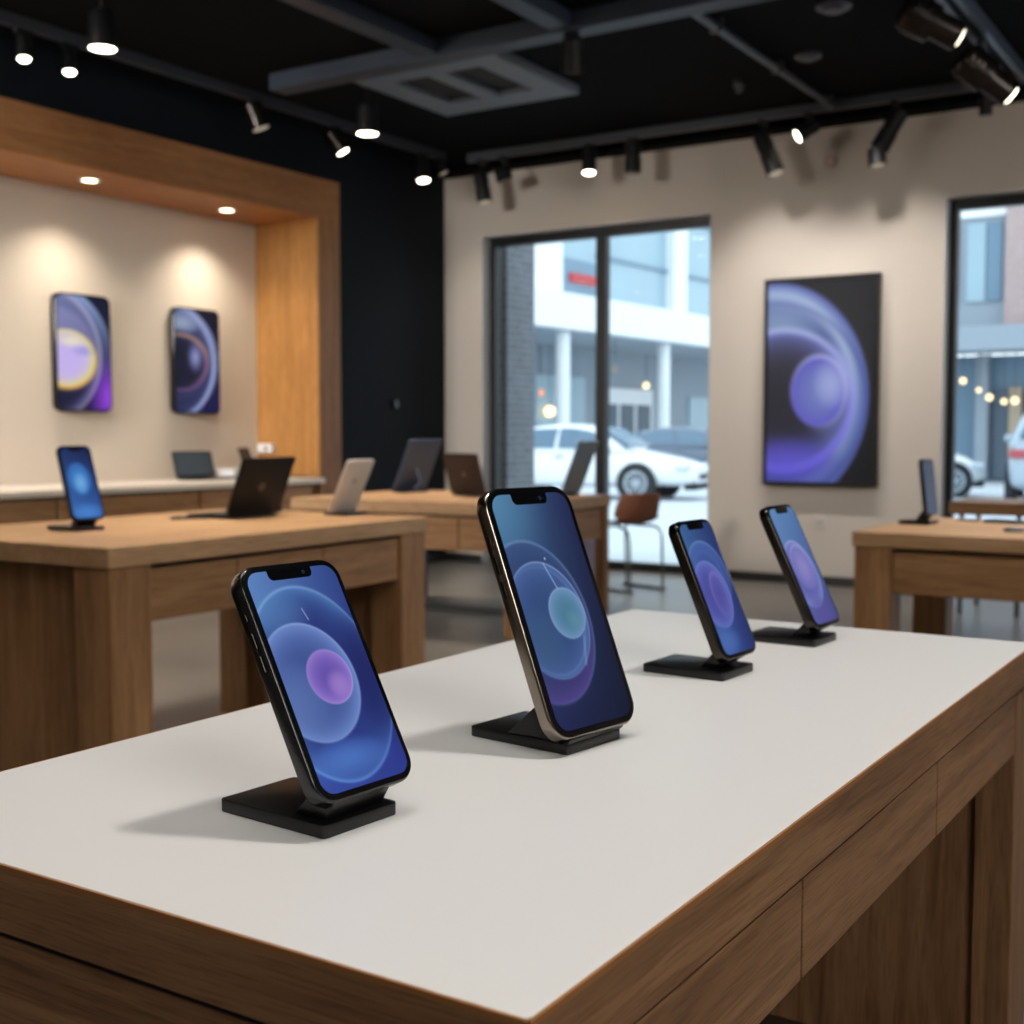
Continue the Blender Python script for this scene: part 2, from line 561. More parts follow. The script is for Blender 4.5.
def paint_four(U, V):
    im = grad4(U, V, '#5c93cc', '#4a7cba', '#5560b0', '#3f3f8c')
    im = orb(im, U, V, .33, .42, .56, .29, '#5b5cb8', '#7a8ada', 3, 0.9, 1, 0.03)
    im = ring(im, U, V, .33, .42, .56, .29, .03, '#a8b4f2', .75, (.3, .9, .1, 1.0))
    im = orb(im, U, V, .42, .48, .36, .19, '#9a8fdc', '#7a78d0', 2, .8, .5, 0.1, None, -.4)
    im = ring(im, U, V, .42, .48, .36, .19, .06, '#c4b8f6', .5, (-.4, .7, .1, 1.0), -.4)
    im = orb(im, U, V, .5, .08, .6, .16, '#5a4fae', '#4f4c9c', 2, .7, 0, 0.4)
    return im

def paint_blue(U, V):
    im = grad4(U, V, '#1f3470', '#182450', '#3676d0', '#2c62c0')
    im = orb(im, U, V, .45, .55, .40, .24, '#3d86dc', '#2c64bc', 2.2, 1, 1, 0.06)
    im = orb(im, U, V, .47, .50, .25, .155, '#6cb4f4', '#3f8ae0', 1.6, 1, 1, 0.08)
    im = orb(im, U, V, .5, .08, .7, .16, '#4690ea', '#3676d0', 2, .8, 0, 0.4)
    return im

def paint_slate(U, V):
    return grad4(U, V, '#3d4c66', '#35435c', '#4a5a76', '#41506c')

def paint_poster(U, V):
    im = grad4(U, V, '#0d0d12', '#0a0a0e', '#0c0c14', '#09090d')
    A = (.05, .42, .90, .57)
    im = orb(im, U, V, *A, '#2e3f78', '#5468b0', 4, 1, 1, 0.03)
    im = orb(im, U, V, .1, .78, .55, .22, '#8fa6cc', '#6f86c0', 2, .8, 0, .4)
    im = ring(im, U, V, .02, .44, .80, .50, .09, '#a6bbe0', .95, (.5, .8, .05, 1.0))
    im = ring(im, U, V, *A, .03, '#6f7fd6', .8, (.4, .5, .3, 1.0))
    im = ring(im, U, V, .02, .40, .92, .50, .03, '#3d4a90', .6, (.8, -.5, .1, 1.0))
    im = orb(im, U, V, .15, .41, .66, .35, '#1b1a28', '#6e78c8', 3.4, 1, 1, 0.03)
    im = orb(im, U, V, .2, .10, .6, .16, '#5a50d2', '#3a349a', 2, .85, 0, .4)
    im = orb(im, U, V, .55, .45, .28, .25, '#9fb0e2', '#6f78c4', 2, .75, 0, .4)
    im = ring(im, U, V, .15, .41, .66, .35, .05, '#b4c0ee', .85, (.7, .5, .08, 1.0))
    im = ring(im, U, V, .15, .41, .66, .35, .06, '#5d52de', .85, (-.1, -1, 0, 1.0))
    im = orb(im, U, V, .49, .45, .26, .175, '#6a76c0', '#5954c4', 2.2, .95, 1, 0.04)
    im = orb(im, U, V, .62, .49, .22, .15, '#aebbe8', '#8a98d8', 2, .7, 0, .4)
    im = ring(im, U, V, .49, .45, .26, .175, .07, '#b9c0f2', .7, (.4, .8, .05, 1.0))
    edge = 1 - np.clip(sst(1.0, 1.06, np.sqrt(((U - A[0]) / A[2]) ** 2 + ((V - A[1]) / A[3]) ** 2)), 0, 1)
    return im * edge[..., None] + rgb8('#0b0b0f') * (1 - edge[..., None])

def paint_gold(U, V):
    im = grad4(U, V, '#141a36', '#10152c', '#15152e', '#1c1440')
    im = orb(im, U, V, 1.0, .12, .55, .45, '#9a48e0', '#4a1f90', 1.6, 1, 0, .4)
    im = orb(im, U, V, -.12, .50, 1.16, .60, '#6f82bc', '#9fb4e2', 3, .9, 1, .03, (.0, 1.1, -.35, 1.0))
    im = orb(im, U, V, -.25, .47, 1.10, .60, '#262452', '#d0cce8', 5, .0, 1, .04, (.5, .3, .45, 1.0))
    im = ring(im, U, V, -.25, .47, .98, .545, .035, '#5e5a92', .5, (.7, .3, .2, 1.0))
    im = orb(im, U, V, -.1, .50, .84, .42, '#b9b4de', '#a8a0d0', 3, .7, .5, .1, (.1, 1, .0, 1.0))
    im = orb(im, U, V, .16, .45, .56, .255, '#cbb8f4', '#eadcae', 4, 1, 1, .05)
    im = orb(im, U, V, .25, .60, .34, .07, '#f4f0c0', '#d8c8f0', 2, .8, 0, .4)
    im = orb(im, U, V, .5, .52, .3, .06, '#8f8ee0', '#b0a4ea', 2, .6, 0, .4, None, -.2)
    im = ring(im, U, V, .16, .45, .56, .255, .08, '#f0c058', .95, (.2, -1, .0, 1.0))
    im = ring(im, U, V, .16, .46, .48, .22, .05, '#cfe05a', .6, (1, -.1, 0, 1.0))
    return im

def paint_night(U, V):
    im = grad4(U, V, '#10142a', '#0e1226', '#10143a', '#181c50')
    im = orb(im, U, V, -.1, .5, 1.10, .56, '#2c3560', '#a4b4dc', 4, .9, 1, .03, (.1, .8, .1, 1.0))
    im = orb(im, U, V, .15, .86, .5, .13, '#b4c2dc', '#8c9cc8', 2, .75, 0, .4)
    im = ring(im, U, V, -.15, .48, 1.02, .56, .05, '#aeb8ea', .9, (.9, -.2, .2, 1.0))
    im = orb(im, U, V, .0, .46, .80, .34, '#10132a', '#3a4070', 5, 1, 1, .04)
    im = orb(im, U, V, .45, .54, .24, .2, '#9a9ed2', '#3a3a66', 1.6, .95, 0, .4, None, -.3)
    im = ring(im, U, V, .1, .5, .62, .25, .08, '#c89a7c', .8, (.6, .9, -.1, 1.0))
    im = ring(im, U, V, .12, .46, .58, .25, .08, '#8a5e94', .7, (1, -.8, -.1, 1.0))
    return im

def screen_mesh(w, h, r, nu, nv, paint, x=0.0, z0=0.0, sat=.85):
    """lit panel facing +X: y across (left to right as seen), z up, corners rounded"""
    us = np.linspace(0, 1, nu)
    vs = np.linspace(0, 1, nv)
    U, V = np.meshgrid(us, vs)
    Z = V * h
    dz = np.minimum(Z, h - Z)
    inset = np.where(dz < r, r - np.sqrt(np.maximum(0, r * r - (r - dz) ** 2)), 0.0)
    Yc = (U - 0.5) * (w - 2 * inset)
    Ureal = Yc / w + 0.5
    im = np.clip(paint(Ureal, V), 0, 1)
    lum = (im @ np.array([.3, .59, .11]))[..., None]
    im = np.clip(lum + (im - lum) * sat, 0, 1)
    lin = np.where(im <= 0.04045, im / 12.92, ((im + 0.055) / 1.055) ** 2.4)
    verts = np.stack([np.full_like(Yc, x), Yc, Z + z0], -1).reshape(-1, 3)
    idx = np.arange(nu * nv).reshape(nv, nu)
    faces = np.stack([idx[:-1, :-1], idx[:-1, 1:], idx[1:, 1:], idx[1:, :-1]], -1).reshape(-1, 4)
    me = bpy.data.meshes.new('screen')
    me.from_pydata(verts.tolist(), [], faces.tolist())
    ca = me.color_attributes.new('Col', 'FLOAT_COLOR', 'POINT')
    c4 = np.ones((nu * nv, 4), dtype=np.float32)
    c4[:, :3] = lin.reshape(-1, 3)
    ca.data.foreach_set('color', c4.ravel())
    me.update()
    return me

def screen_obj(name, parent, mat, *a, **k):
    me = screen_mesh(*a, **k)
    me.name = name
    me.materials.append(mat)
    o = bpy.data.objects.new(name, me)
    COL.objects.link(o)
    o.parent = parent
    return o

# ------------------------------------------------------------------ phones on stands
def make_phone(label, w, L, t, x0, yc, z0, th, yaw, paint, res, body, group, notch=(.24, .73), side_label=None, fine=True):
    root = thing('smartphone', label, 'phone', group=group)
    n = 10 if fine else 5
    rc = 0.086 * L
    g = 0.016 * L
    poly = rrect(w + g, L + g, rc + g * .5, n, 0, L / 2)
    b = obj('phone_body', slab_x(poly, -t, -0.0006, t * 0.17, 4), body, root, smooth=0.6)
    if side_label:
        b['label'] = side_label
    bez = 0.024 * L
    obj('front_glass', slab_x(rrect(w + 0.001 * L, L + 0.001 * L, rc, n, 0, L / 2), -0.0006, 0.0, 0.0003, 2), M['gloss'], root, smooth=0.6)
    sw, sh = w - 2 * bez, L - 2 * bez
    screen_obj('screen', root, M['screen'], sw, sh, rc - bez * 0.9, res[0], res[1], paint, x=0.0003, z0=bez)
    nw = (notch[1] - notch[0]) * sw
    nc = ((notch[0] + notch[1]) / 2 - .5) * sw
    nh = 0.048 * L
    ntop = L - bez + 0.0005
    poly = [(nc - nw / 2 - 0.006 * L, ntop), (nc - nw / 2, ntop - 0.006 * L)]
    r = 0.026 * L
    for k in range(7):
        a = PI + PI / 2 * k / 6
        poly.append((nc - nw / 2 + r + r * math.cos(a), ntop - nh + r + r * math.sin(a)))
    for k in range(7):
        a = 1.5 * PI + PI / 2 * k / 6
        poly.append((nc + nw / 2 - r + r * math.cos(a), ntop - nh + r + r * math.sin(a)))
    poly += [(nc + nw / 2, ntop - 0.006 * L), (nc + nw / 2 + 0.006 * L, ntop)]
    no = obj('notch', slab_x(poly, 0.0002, 0.0005), M['gloss'], root)
    if fine:
        obj('speaker_slot', slab_x(rrect(nw * .3, 0.006 * L, .003 * L, 5, nc, ntop - 0.012 * L), 0.0004, 0.0007), M['gloss'], no)
        obj('front_camera', add_lathe(BM(), (0.0004, nc + nw * .3, ntop - nh * .5), (1, 0, 0), [(0, .009 * L), (.0004, .009 * L)], 16), plain('lens_blue', '#1b2a44', 0.1, spec=0.8), no)
        # side buttons on the left edge
        for (zz, hh) in ((.80, .035), (.70, .07), (.60, .07)):
            obj('side_button', box(-t * .62, -t * .38, -w / 2 - g / 2 - .0011, -w / 2 - g / 2 + .0004, L * (zz - hh / 2), L * (zz + hh / 2), .0004, 2), M['darksteel'], root)
        obj('side_button', box(-t * .62, -t * .38, w / 2 + g / 2 - .0004, w / 2 + g / 2 + .0011, L * .60, L * .73, .0004, 2), M['darksteel'], root)
        # camera island on the back
        ci = obj('camera_island', slab_x(rrect(L * .21, L * .21, L * .05, 8, w / 2 - L * .145, L * .855), -t - .0022, -t + .0006, .0008, 2), M['case'], root, smooth=0.6)
        for (dy, dz) in ((-.042, .042), (.042, .042), (0.0, -.042)):
            obj('camera_lens', add_lathe(BM(), (-t - .002, w / 2 - L * .145 + dy * L, L * .855 + dz * L), (-1, 0, 0), [(0, L * .036), (.0016, L * .036), (.0016, L * .028), (.0008, L * .026), (.0008, 0)], 20, False), M['gloss'], ci)
    a = th
    d = Vector((-math.sin(a) * math.cos(yaw), -math.sin(a) * math.sin(yaw), math.cos(a)))
    s = Vector((-math.sin(yaw), math.cos(yaw), 0))
    nrm = s.cross(d)
    mt = Matrix(((nrm.x, s.x, d.x, x0), (nrm.y, s.y, d.y, yc), (nrm.z, s.z, d.z, z0), (0, 0, 0, 1)))
    root.matrix_world = mt
    return root

def make_stand(label, x0, yc, ztop, z0, th, t, bx0, bx1, bw, yaw, kind, nbw, cat_group, sc=1.0):
    """black slab foot with a neck under the phone's lower edge; local frame: x out of the phone, y across"""
    root = thing('phone_stand', label, 'phone stand', (x0, yc, ztop), yaw, cat_group)
    hs = 0.0085 * sc
    g = .0016 * sc
    foot = obj('foot', slab_z(rrect(bx1 - bx0, bw, 0.004 * sc, 5, (bx0 + bx1) / 2, 0), 0, hs, 0.0009 * sc, 2), M['blk'], root, smooth=0.6)
    h = z0 - ztop
    d = Vector((-math.sin(th), math.cos(th)))
    nb = Vector((-math.cos(th), -math.sin(th)))
    P = lambda v: (v.x, v.y)
    o = Vector((0, h))
    bb = o + nb * (t + .0004)
    low = o - d * g
    if kind == 'wedge':
        pts = [(-.004 * sc, hs), P(low + nb * .002 * sc), P(bb - d * g), P(bb + d * .036 * sc), (bx0 * .62, hs)]
    else:
        up = .012 * sc
        q = bb + d * up
        q2 = q + nb * .005 * sc
        pts = [(-.020 * sc, hs), P(low + nb * .004 * sc), P(bb - d * g), P(q), P(q2), (q2.x - .016 * sc, hs)]
        if kind == 'block':
            pts[0] = (-.010 * sc, hs)
    obj('neck', slab_y(pts, -nbw / 2, nbw / 2, .0006 * sc, 2), M['blk2'], root, smooth=0.6)
    return root

TZ = 0.955
R = math.radians
GP, GS = 'phones on the white table', 'phone stands on the white table'
make_phone('black-cased smartphone nearest the camera, blue screen with a violet disc', .0845, .1555, .0125, -.489, .6005, .9785, R(28.6), R(-4.6), paint_one, (150, 290), M['case'], GP)
make_stand('black stand under the front-left phone with violet disc', -.490, .596, TZ, .9785, R(28.6), .0125, -.100, -.003, .066, R(-4.6), 'block', .050, GS)
make_phone('largest smartphone, bronze metal sides, dark blue screen with a teal oval', .1025, .2015, .0125, -.4631, .8495, .9695, R(22.5), R(-9.4), paint_two, (150, 290), M['steel'], GP, (.27, .73), 'polished bronze metal sides')
make_stand('black wedge stand under the largest phone in the middle', -.4631, .8495, TZ, .9695, R(22.5), .0125, -.104, -.004, .072, R(-7), 'wedge', .0716, GS)
make_phone('third smartphone from the front, indigo screen with two overlapping discs', .0755, .146, .012, -.4807, 1.182, .9765, R(23.4), R(-3.3), paint_three, (90, 170), M['darksteel'], GP, (.26, .76))
make_stand('black stand holding the third phone, slab top catching blue light', -.4812, 1.179, TZ, .9765, R(23.4), .012, -.094, -.002, .072, R(-3.3), 'neck', .036, GS)
make_phone('farthest smartphone on the white table, pale blue and lilac screen', .079, .1525, .012, -.4722, 1.426, .9765, R(25.4), R(-2.5), paint_four, (90, 170), M['darksteel'], GP, (.28, .76))
make_stand('black stand holding the farthest phone on the white table', -.4728, 1.419, TZ, .9765, R(25.4), .012, -.088, -.001, .072, R(-2.5), 'neck', .038, GS)

make_phone('smartphone with bright blue disc on the left oak table', .128, .262, .014, -3.50, 2.80, .908, R(18), R(-3), paint_blue, (50, 100), M['case'], None, (.3, .74), None, False)
make_stand('black stand holding the phone on the left oak table', -3.50, 2.80, .87, .908, R(19), .014, -.17, .012, .105, R(-3), 'neck', .08, None, 1.6)
make_phone('smartphone with blank slate screen on the right oak table', .115, .203, .014, -1.165, 4.66, .905, R(7), R(-6), paint_slate, (16, 30), M['case'], None, (.3, .74), None, False)
make_stand('black stand holding the slate phone on the right oak table', -1.165, 4.66, .87, .905, R(7), .014, -.11, .005, .105, R(-6), 'neck', .08, None, 1.6)

# ------------------------------------------------------------------ front display table
def drawer(parent, face, mats, x0, x1, y0, y1, z0, z1, bev=.0012):
    return obj('drawer', box(x0, x1, y0, y1, z0, z1, bev, 2), mats, parent)

X0, X1, Y0, Y1 = -.797, -.268, .432, 1.556
t = thing('display_table', 'white-topped oak display table in the foreground carrying four phones', 'table', (X0, Y0, 0))
W, D = X1 - X0, Y1 - Y0
obj('tabletop', box(0, W, .006, D - .006, .9145, .9535, .0012, 2), OAK_F[1], t)
obj('edge_band', box(0, W, 0, .0062, .9145, .9535, .001, 2), OAK_F[0], t)
obj('edge_band', box(0, W, D - .0062, D, .9145, .9535, .001, 2), OAK_F[0], t)
lam = obj('top_surface', slab_z(rrect(W - .003, D - .003, .004, 4, W / 2, D / 2), .9535, .955, .0004, 2), M['laminate'], t)
lam['label'] = 'smooth white laminate top'
lipbm = BM()
for (a, b, c, d) in ((0, W, -.0002, .0016), (0, W, D - .0016, D + .0002), (-.0002, .0016, 0, D), (W - .0016, W + .0002, 0, D)):
    add_box(lipbm, a, b, c, d, .9515, .9547)
obj('edge_strip', lipbm, M['edge'], t)
sub = BM()
add_box(sub, .0035, W - .0035, .0035, D - .0035, .9107, .9145)
obj('shadow_gap', sub, M['gap'], t)  # near-flush black strip standing in for shade between top and drawers
ybr = [.0262, .340, .685, 1.026]
for i in range(3):
    a, b = ybr[i] + .0016, ybr[i + 1] - .0016
    obj('drawer', box(W - .024, W - .0025, a, b, .8445, .9106, .0008, 2), OAK_F[1], t)
    obj('drawer', box(.0025, .024, a, b, .8445, .9106, .0008, 2), OAK_F[1], t)
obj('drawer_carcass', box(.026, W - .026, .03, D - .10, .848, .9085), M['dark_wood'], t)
# front end: full panel just under the top; legs at the corners
obj('end_panel', box(.0445, W - .0445, .003, .022, .47, .9106, .001), OAK_F[0], t)
obj('end_panel', box(.0445, W - .0445, D - .090, D - .074, .47, .9085, .001), OAK_F[2], t)
for (a, b, c, d) in ((.002, .044, .002, .026), (W - .044, W - .002, .002, .026), (.002, .044, D - .096, D - .003), (W - .044, W - .002, D - .096, D - .003)):
    obj('leg', box(a, b, c, d, 0, .9085, .0015), OAK_F[2], t)
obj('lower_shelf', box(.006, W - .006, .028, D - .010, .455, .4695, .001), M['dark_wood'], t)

# ------------------------------------------------------------------ other oak tables
def oak_table(label, x0, x1, y0, y1, ztop, slab, leg, apr_z0, drawers_y=None, drawers_x=None, panels=True, recess=.02, lw=None, li=0.0):
    W, D = x1 - x0, y1 - y0
    t = thing('display_table', label, 'table', (x0, y0, 0))
    lx, ly = lw or (leg, leg)
    zs = ztop - slab
    top = obj('tabletop', box(0, W, 0, D, zs, ztop, .004, 2), OAK_T[1] if D > W else OAK_T[0], t)
    m = .008
    for a in (m + li, W - m - lx):
        for c in (m, D - m - ly):
            obj('leg', box(a, a + lx, c, c + ly, 0, zs, .003), OAK[2], t)
    obj('shadow_gap', box(m + lx * .5, W - m - lx * .5, m + ly * .5, D - m - ly * .5, zs - .012, zs), M['gap'], t)
    za = zs - .016
    if drawers_y:
        ys = drawers_y
        for a, b in zip(ys, ys[1:]):
            obj('drawer', box(W - m - .03 - recess, W - m - recess, a + .003, b - .003, apr_z0, za, .003), OAK[1], t)
            obj('drawer', box(m + recess, m + .03 + recess, a + .003, b - .003, apr_z0, za, .003), OAK[1], t)
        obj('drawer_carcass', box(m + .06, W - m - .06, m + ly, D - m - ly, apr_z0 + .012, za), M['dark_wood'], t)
    else:
        obj('apron', box(W - m - .03 - recess, W - m - recess, m + ly, D - m - ly, apr_z0, za, .003), OAK[1], t)
        obj('apron', box(m + recess, m + .03 + recess, m + ly, D - m - ly, apr_z0, za, .003), OAK[1], t)
    if panels:
        for c in (m + ly * .35, D - m - ly * .35 - .03):
            obj('end_panel', box(m + lx, W - m - lx, c, c + .03, .0, zs - .014, .002), OAK[2], t)
    elif drawers_x:
        for a, b in zip(drawers_x, drawers_x[1:]):
            obj('drawer', box(a + .003, b - .003, m + recess, m + recess + .03, apr_z0, za, .003), OAK[0], t)
            obj('drawer', box(a + .003, b - .003, D - m - recess - .03, D - m - recess, apr_z0, za, .003), OAK[0], t)
        obj('drawer_carcass', box(m + lx, W - m - lx, m + .06, D - m - .06, apr_z0 + .012, za), M['dark_wood'], t)
    else:
        for c in (m + recess, D - m - recess - .03):
            obj('apron', box(m + lx, W - m - lx, c, c + .03, apr_z0, za, .003), OAK[0], t)
    return t

tl = oak_table('oak display table at left with dark laptop and phone on it', -3.99, -2.92, 2.40, 4.02, .87, .062, .16, .632, [.168, .552, .992, 1.450], lw=(.15, .16), recess=.012, li=.09)
tl.rotation_euler.z = R(2)
tl.location = (-2.92 - 1.07 * math.cos(R(2)), 2.40 - 1.07 * math.sin(R(2)), 0)
oak_table('oak display table at right edge, slate phone standing on its corner', -1.31, .90, 4.17, 5.06, .87, .05, .13, .665, None, None, panels=False, lw=(.125, .125))
tm = oak_table('oak display table in the middle distance before the glass doors', -5.53, -3.89, 6.10, 7.45, .79, .075, .12, .50, None, [.128, .50, .87, 1.24, 1.512], panels=False, lw=(.072, .072))
tm.rotation_euler.z = R(4)
tm.location = (-3.89 - 1.64 * math.cos(R(4)), 6.10 - 1.64 * math.sin(R(4)), 0)
obj('foot_rail', box(.28, 1.40, .80, .86, .0, .05, .004), M['base'], tm)
obj('support_post', box(.16, .24, 1.18, 1.26, 0, .50, .004), M['greymetal'], tm)

t = thing('window_table', 'narrow oak table standing at the right-hand window', 'table', (-2.04, 8.55, 0))
obj('tabletop', box(0, 2.9, 0, .62, .665, .75, .004), OAK[0], t)
for a in (.06, .42, 1.5, 2.8):
    for c in (.05, .55):
        obj('leg', box(a, a + .028, c, c + .028, 0, .665, .002), M['greymetal'], t)

# wall counter
t = thing('wall_counter', 'long oak counter along the left wall under the wall displays', 'counter', (-7.43, -1.0, 0))
CW, CD = .88, 8.5
top = obj('counter_top', box(0, CW, 0, CD, .81, .85, .003), plain('counter_top_pale', '#cfc5b8', .45, var=.03), t)
obj('shadow_gap', box(.03, CW - .03, .03, CD - .03, .795, .81), M['gap'], t)
for k in range(7):
    a = .12 + k * 1.18
    obj('drawer', box(CW - .05, CW - .012, a, a + 1.16, .50, .795, .004), OAK[1], t)
obj('carcass', box(.02, CW - .06, .05, CD - .02, .05, .795), OAK[1], t)
obj('end_panel', box(.02, CW - .012, CD - .035, CD - .005, 0, .795, .003), OAK[2], t)
obj('plinth', box(.02, CW - .10, .05, CD - .06, 0, .05), M['base'], t)

# ------------------------------------------------------------------ room
YB, XL, XR, YF, ZC = 9.62, -6.915, 3.6, -3.2, 3.65
obj('floor', box(-7.6, XR + .1, YF - .1, YB + .24, -.08, 0), M['floor'])['kind'] = 'structure'
obj('ceiling', box(-7.6, XR + .1, YF - .1, YB + .24, ZC, ZC + .1), M['ceil'])['kind'] = 'structure'
# back wall with two glazed openings
W1 = (-6.493, -4.226, 0.0, 3.0)
W2 = (-2.362, 1.2, 0.0, 2.945)
bm = BM()
def quadwall(bm, x0, x1, z0, z1):
    add_box(bm, x0, x1, YB, YB + .24, z0, z1)
quadwall(bm, -7.6, W1[0], 0, ZC)
quadwall(bm, W1[0], W1[1], W1[3], ZC)
quadwall(bm, W1[1], W2[0], 0, ZC)
quadwall(bm, W2[0], W2[1], W2[3], ZC)
quadwall(bm, W2[1], XR + .1, 0, ZC)
struct(obj('wall_back', bm, M['wall_back']))
# left wall: navy stretch plus the plane the niche is cut in
bm = BM()
NZ, NY1, NY0 = 2.93, 7.70, -2.0
add_box(bm, -7.6, XL, NY1 + .001, YB, 0, ZC)
add_box(bm, -7.6, XL, YF, NY1 + .001, NZ + .16, ZC)
add_box(bm, -7.6, XL, YF, NY0, 0, NZ + .16)
struct(obj('wall_left', bm, M['wall_navy']))
bm = BM()
add_box(bm, -7.6, -7.443, NY0, NY1, 0, NZ + .16)
o = struct(obj('wall_niche', bm, M['cream']))
o['label'] = 'cream back of the lit niche in the left wall'
struct(obj('wall_right', box(XR, XR + .1, YF, YB, 0, ZC), M['wall_room']))
struct(obj('wall_front', box(-7.6, XR + .1, YF - .1, YF, 0, ZC), M['wall_room']))
bm = BM()
for a, b in ((XL + .0, W1[0]), (W1[1], W2[0]), (W2[1], XR)):
    add_box(bm, a, b, YB - .02, YB - .0005, 0.0, .075, .003)
struct(obj('baseboard_back', bm, M['base']))
struct(obj('baseboard_left', box(XL + .0005, XL + .02, 7.98, YB - .021, 0, .075, .003), M['base']))

# oak niche surround
t = thing('niche_surround', 'broad oak surround framing the lit niche in the left wall', 'niche surround', (XL, 0, 0))
XF = XL + .15
pbm = lambda *a: box(*a, .003)
obj('header', pbm(0.0005, .15, NY0, 7.95, 2.935, 3.235), OAK_N[1], t)
obj('jamb', pbm(0.0005, .15, 7.70, 7.95, 0, 2.935), OAK_N[2], t)
obj('side_lining', box(-.527, 0.149, 7.675, 7.70, .853, 2.935), wood('oak_lining', 2, '#b9854d', '#a07038', .6), t)
obj('soffit', box(-.527, .149, NY0, 7.675, 2.915, 2.9345), wood('oak_soffit', 1, '#b97b45', '#9c6434', .6), t)
def downlight(x, y, label):
    r = thing('recessed_downlight', label, 'ceiling light', (x, y, 2.9145), 0, 'niche downlights')
    obj('trim_ring', add_lathe(BM(), (0, 0, 0), (0, 0, -1), [(0, .075), (.006, .073), (.006, .052), (0, .05)], 24, False), M['white'], r, smooth=.6)
    obj('lens', add_lathe(BM(), (0, 0, -.002), (0, 0, -1), [(0, .051), (.002, .05), (.002, 0)], 24, False), M['lens_warm'], r)
downlight(-7.05, 5.70, 'left one of two lit round downlights in the oak soffit')
downlight(-7.10, 7.02, 'right one of two lit round downlights in the oak soffit')

# windows
def window(n, w, mull, extra_bars=()):
    x0, x1, z0, z1 = w
    r = bpy.data.objects.new('window_%d' % n, None)
    COL.objects.link(r)
    r.location = (x0, YB, 0)
    r['kind'] = 'structure'
    Wd = x1 - x0
    f = .066
    bm = BM()
    y0, y1 = .12, .20
    add_box(bm, 0, f, y0, y1, z0, z1, .004)
    add_box(bm, Wd - f, Wd, y0, y1, z0, z1, .004)
    add_box(bm, f, Wd - f, y0, y1, z1 - .085, z1, .004)
    add_box(bm, f, Wd - f, y0, y1, z0, z0 + .075, .004)
    edges = [f]
    for mx in mull:
        add_box(bm, mx - .048, mx + .048, y0 - .01, y1, z0 + .075, z1 - .085, .004)
        edges += [mx - .048, mx + .048]
    edges.append(Wd - f)
    obj('window_frame', bm, M['frame'], r)
    for a, b in zip(edges[::2], edges[1::2]):
        obj('pane', box(a, b, .158, .164, z0 + .075, z1 - .085), M['glass'], r)
    bm = BM()
    add_box(bm, .0005, .008, -.002, .119, z0, z1)
    add_box(bm, Wd - .008, Wd - .0005, -.002, .119, z0, z1)
    add_box(bm, .008, Wd - .008, -.002, .119, z1 - .008, z1 - .0005)
    obj('window_trim', bm, M['reveal'], r)
window(1, W1, [1.177])
window(2, W2, [1.75])

# ------------------------------------------------------------------ wall displays
t = thing('wall_display', 'large framed portrait screen with violet orb on the back wall', 'wall screen', (-3.275, YB - .001, .79), -PI / 2)
PW, PH = .908, 1.628
bm = BM()
fr, dp = .03, .085
add_box(bm, 0, dp, -PW / 2, -PW / 2 + fr, 0, PH, .003)
add_box(bm, 0, dp, PW / 2 - fr, PW / 2, 0, PH, .003)
add_box(bm, 0, dp, -PW / 2 + fr, PW / 2 - fr, 0, fr, .003)
add_box(bm, 0, dp, -PW / 2 + fr, PW / 2 - fr, PH - fr, PH, .003)
obj('frame', bm, M['fixture'], t)
obj('back_panel', box(.0, dp - .012, -PW / 2 + fr, PW / 2 - fr, fr, PH - fr), M['blk'], t)
screen_obj('screen', t, M['screen_wall'], PW - 2 * fr, PH - 2 * fr, .002, 80, 150, paint_poster, x=dp - .010, z0=fr, sat=.95)

def wall_phone(label, y0, y1, z0, z1, paint):
    w, h = y1 - y0, z1 - z0
    r = thing('wall_display', label, 'wall screen', (-7.4425, (y0 + y1) / 2, z0), 0, 'phone-shaped wall screens in the niche')
    obj('case', slab_x(rrect(w, h, .055, 6, 0, h / 2), 0, .055, .012, 3), M['gloss'], r, smooth=.6)
    screen_obj('screen', r, M['screen_wall'], w - .03, h - .03, .045, 50, 90, paint, x=.0558, z0=.015, sat=1.0)
wall_phone('phone-shaped wall screen with gold and violet swirl, left of pair', 5.655, 6.135, 1.352, 2.185, paint_gold)
wall_phone('phone-shaped wall screen with dark blue ringed swirl, right of pair', 6.725, 7.21, 1.352, 2.175, paint_night)

# ------------------------------------------------------------------ laptops, tablets, small items
def laptop(label, loc, rotz, w, d, ang, matb, mark, h=None):
    """user side towards -X local; lid hinged on x=0, leaning to +X by ang"""
    h = h or d
    r = thing('laptop', label, 'laptop', loc, rotz)
    b = obj('base', slab_z(rrect(d, w, .012, 5, -d / 2, 0), 0.002, .016, .002, 2), matb, r, smooth=.6)
    obj('keyboard', box(-d * .52, -.03, -w * .44, w * .44, .0155, .0172, .0005), M['keys'], b)
    obj('trackpad', box(-d * .92, -d * .58, -w * .17, w * .17, .0155, .0166, .0004), M['greymetal'], b)
    feet = BM()
    for sx in (-.03, -d + .03):
        for sy in (-w / 2 + .03, w / 2 - .03):
            add_lathe(feet, (sx, sy, 0), (0, 0, 1), [(0, .006), (.003, .006)], 10)
    obj('foot_pads', feet, M['keys'], b)
    sx, cx = math.sin(ang), math.cos(ang)
    lid = obj('lid', slab_x(rrect(w, h, .012, 5, 0, h / 2 + .006), -.004, .004, .0015, 2), matb, r, smooth=.6)
    lid.location = (0.002, 0, .014)
    lid.rotation_euler = (0, ang, 0)
    obj('display', box(-.0046, -.0041, -w / 2 + .008, w / 2 - .008, .018, h - .004), M['darkscreen'], lid)
    if mark:
        obj('lid_mark', add_lathe(BM(), (.0041, 0, h / 2), (1, 0, 0), [(0, w * .06), (.0006, w * .06)], 20), mark, lid)
    obj('hinge', cyl((0, -w * .38, .014), (0, w * .38, .014), .006, None, 12), M['keys'], r)
    return r

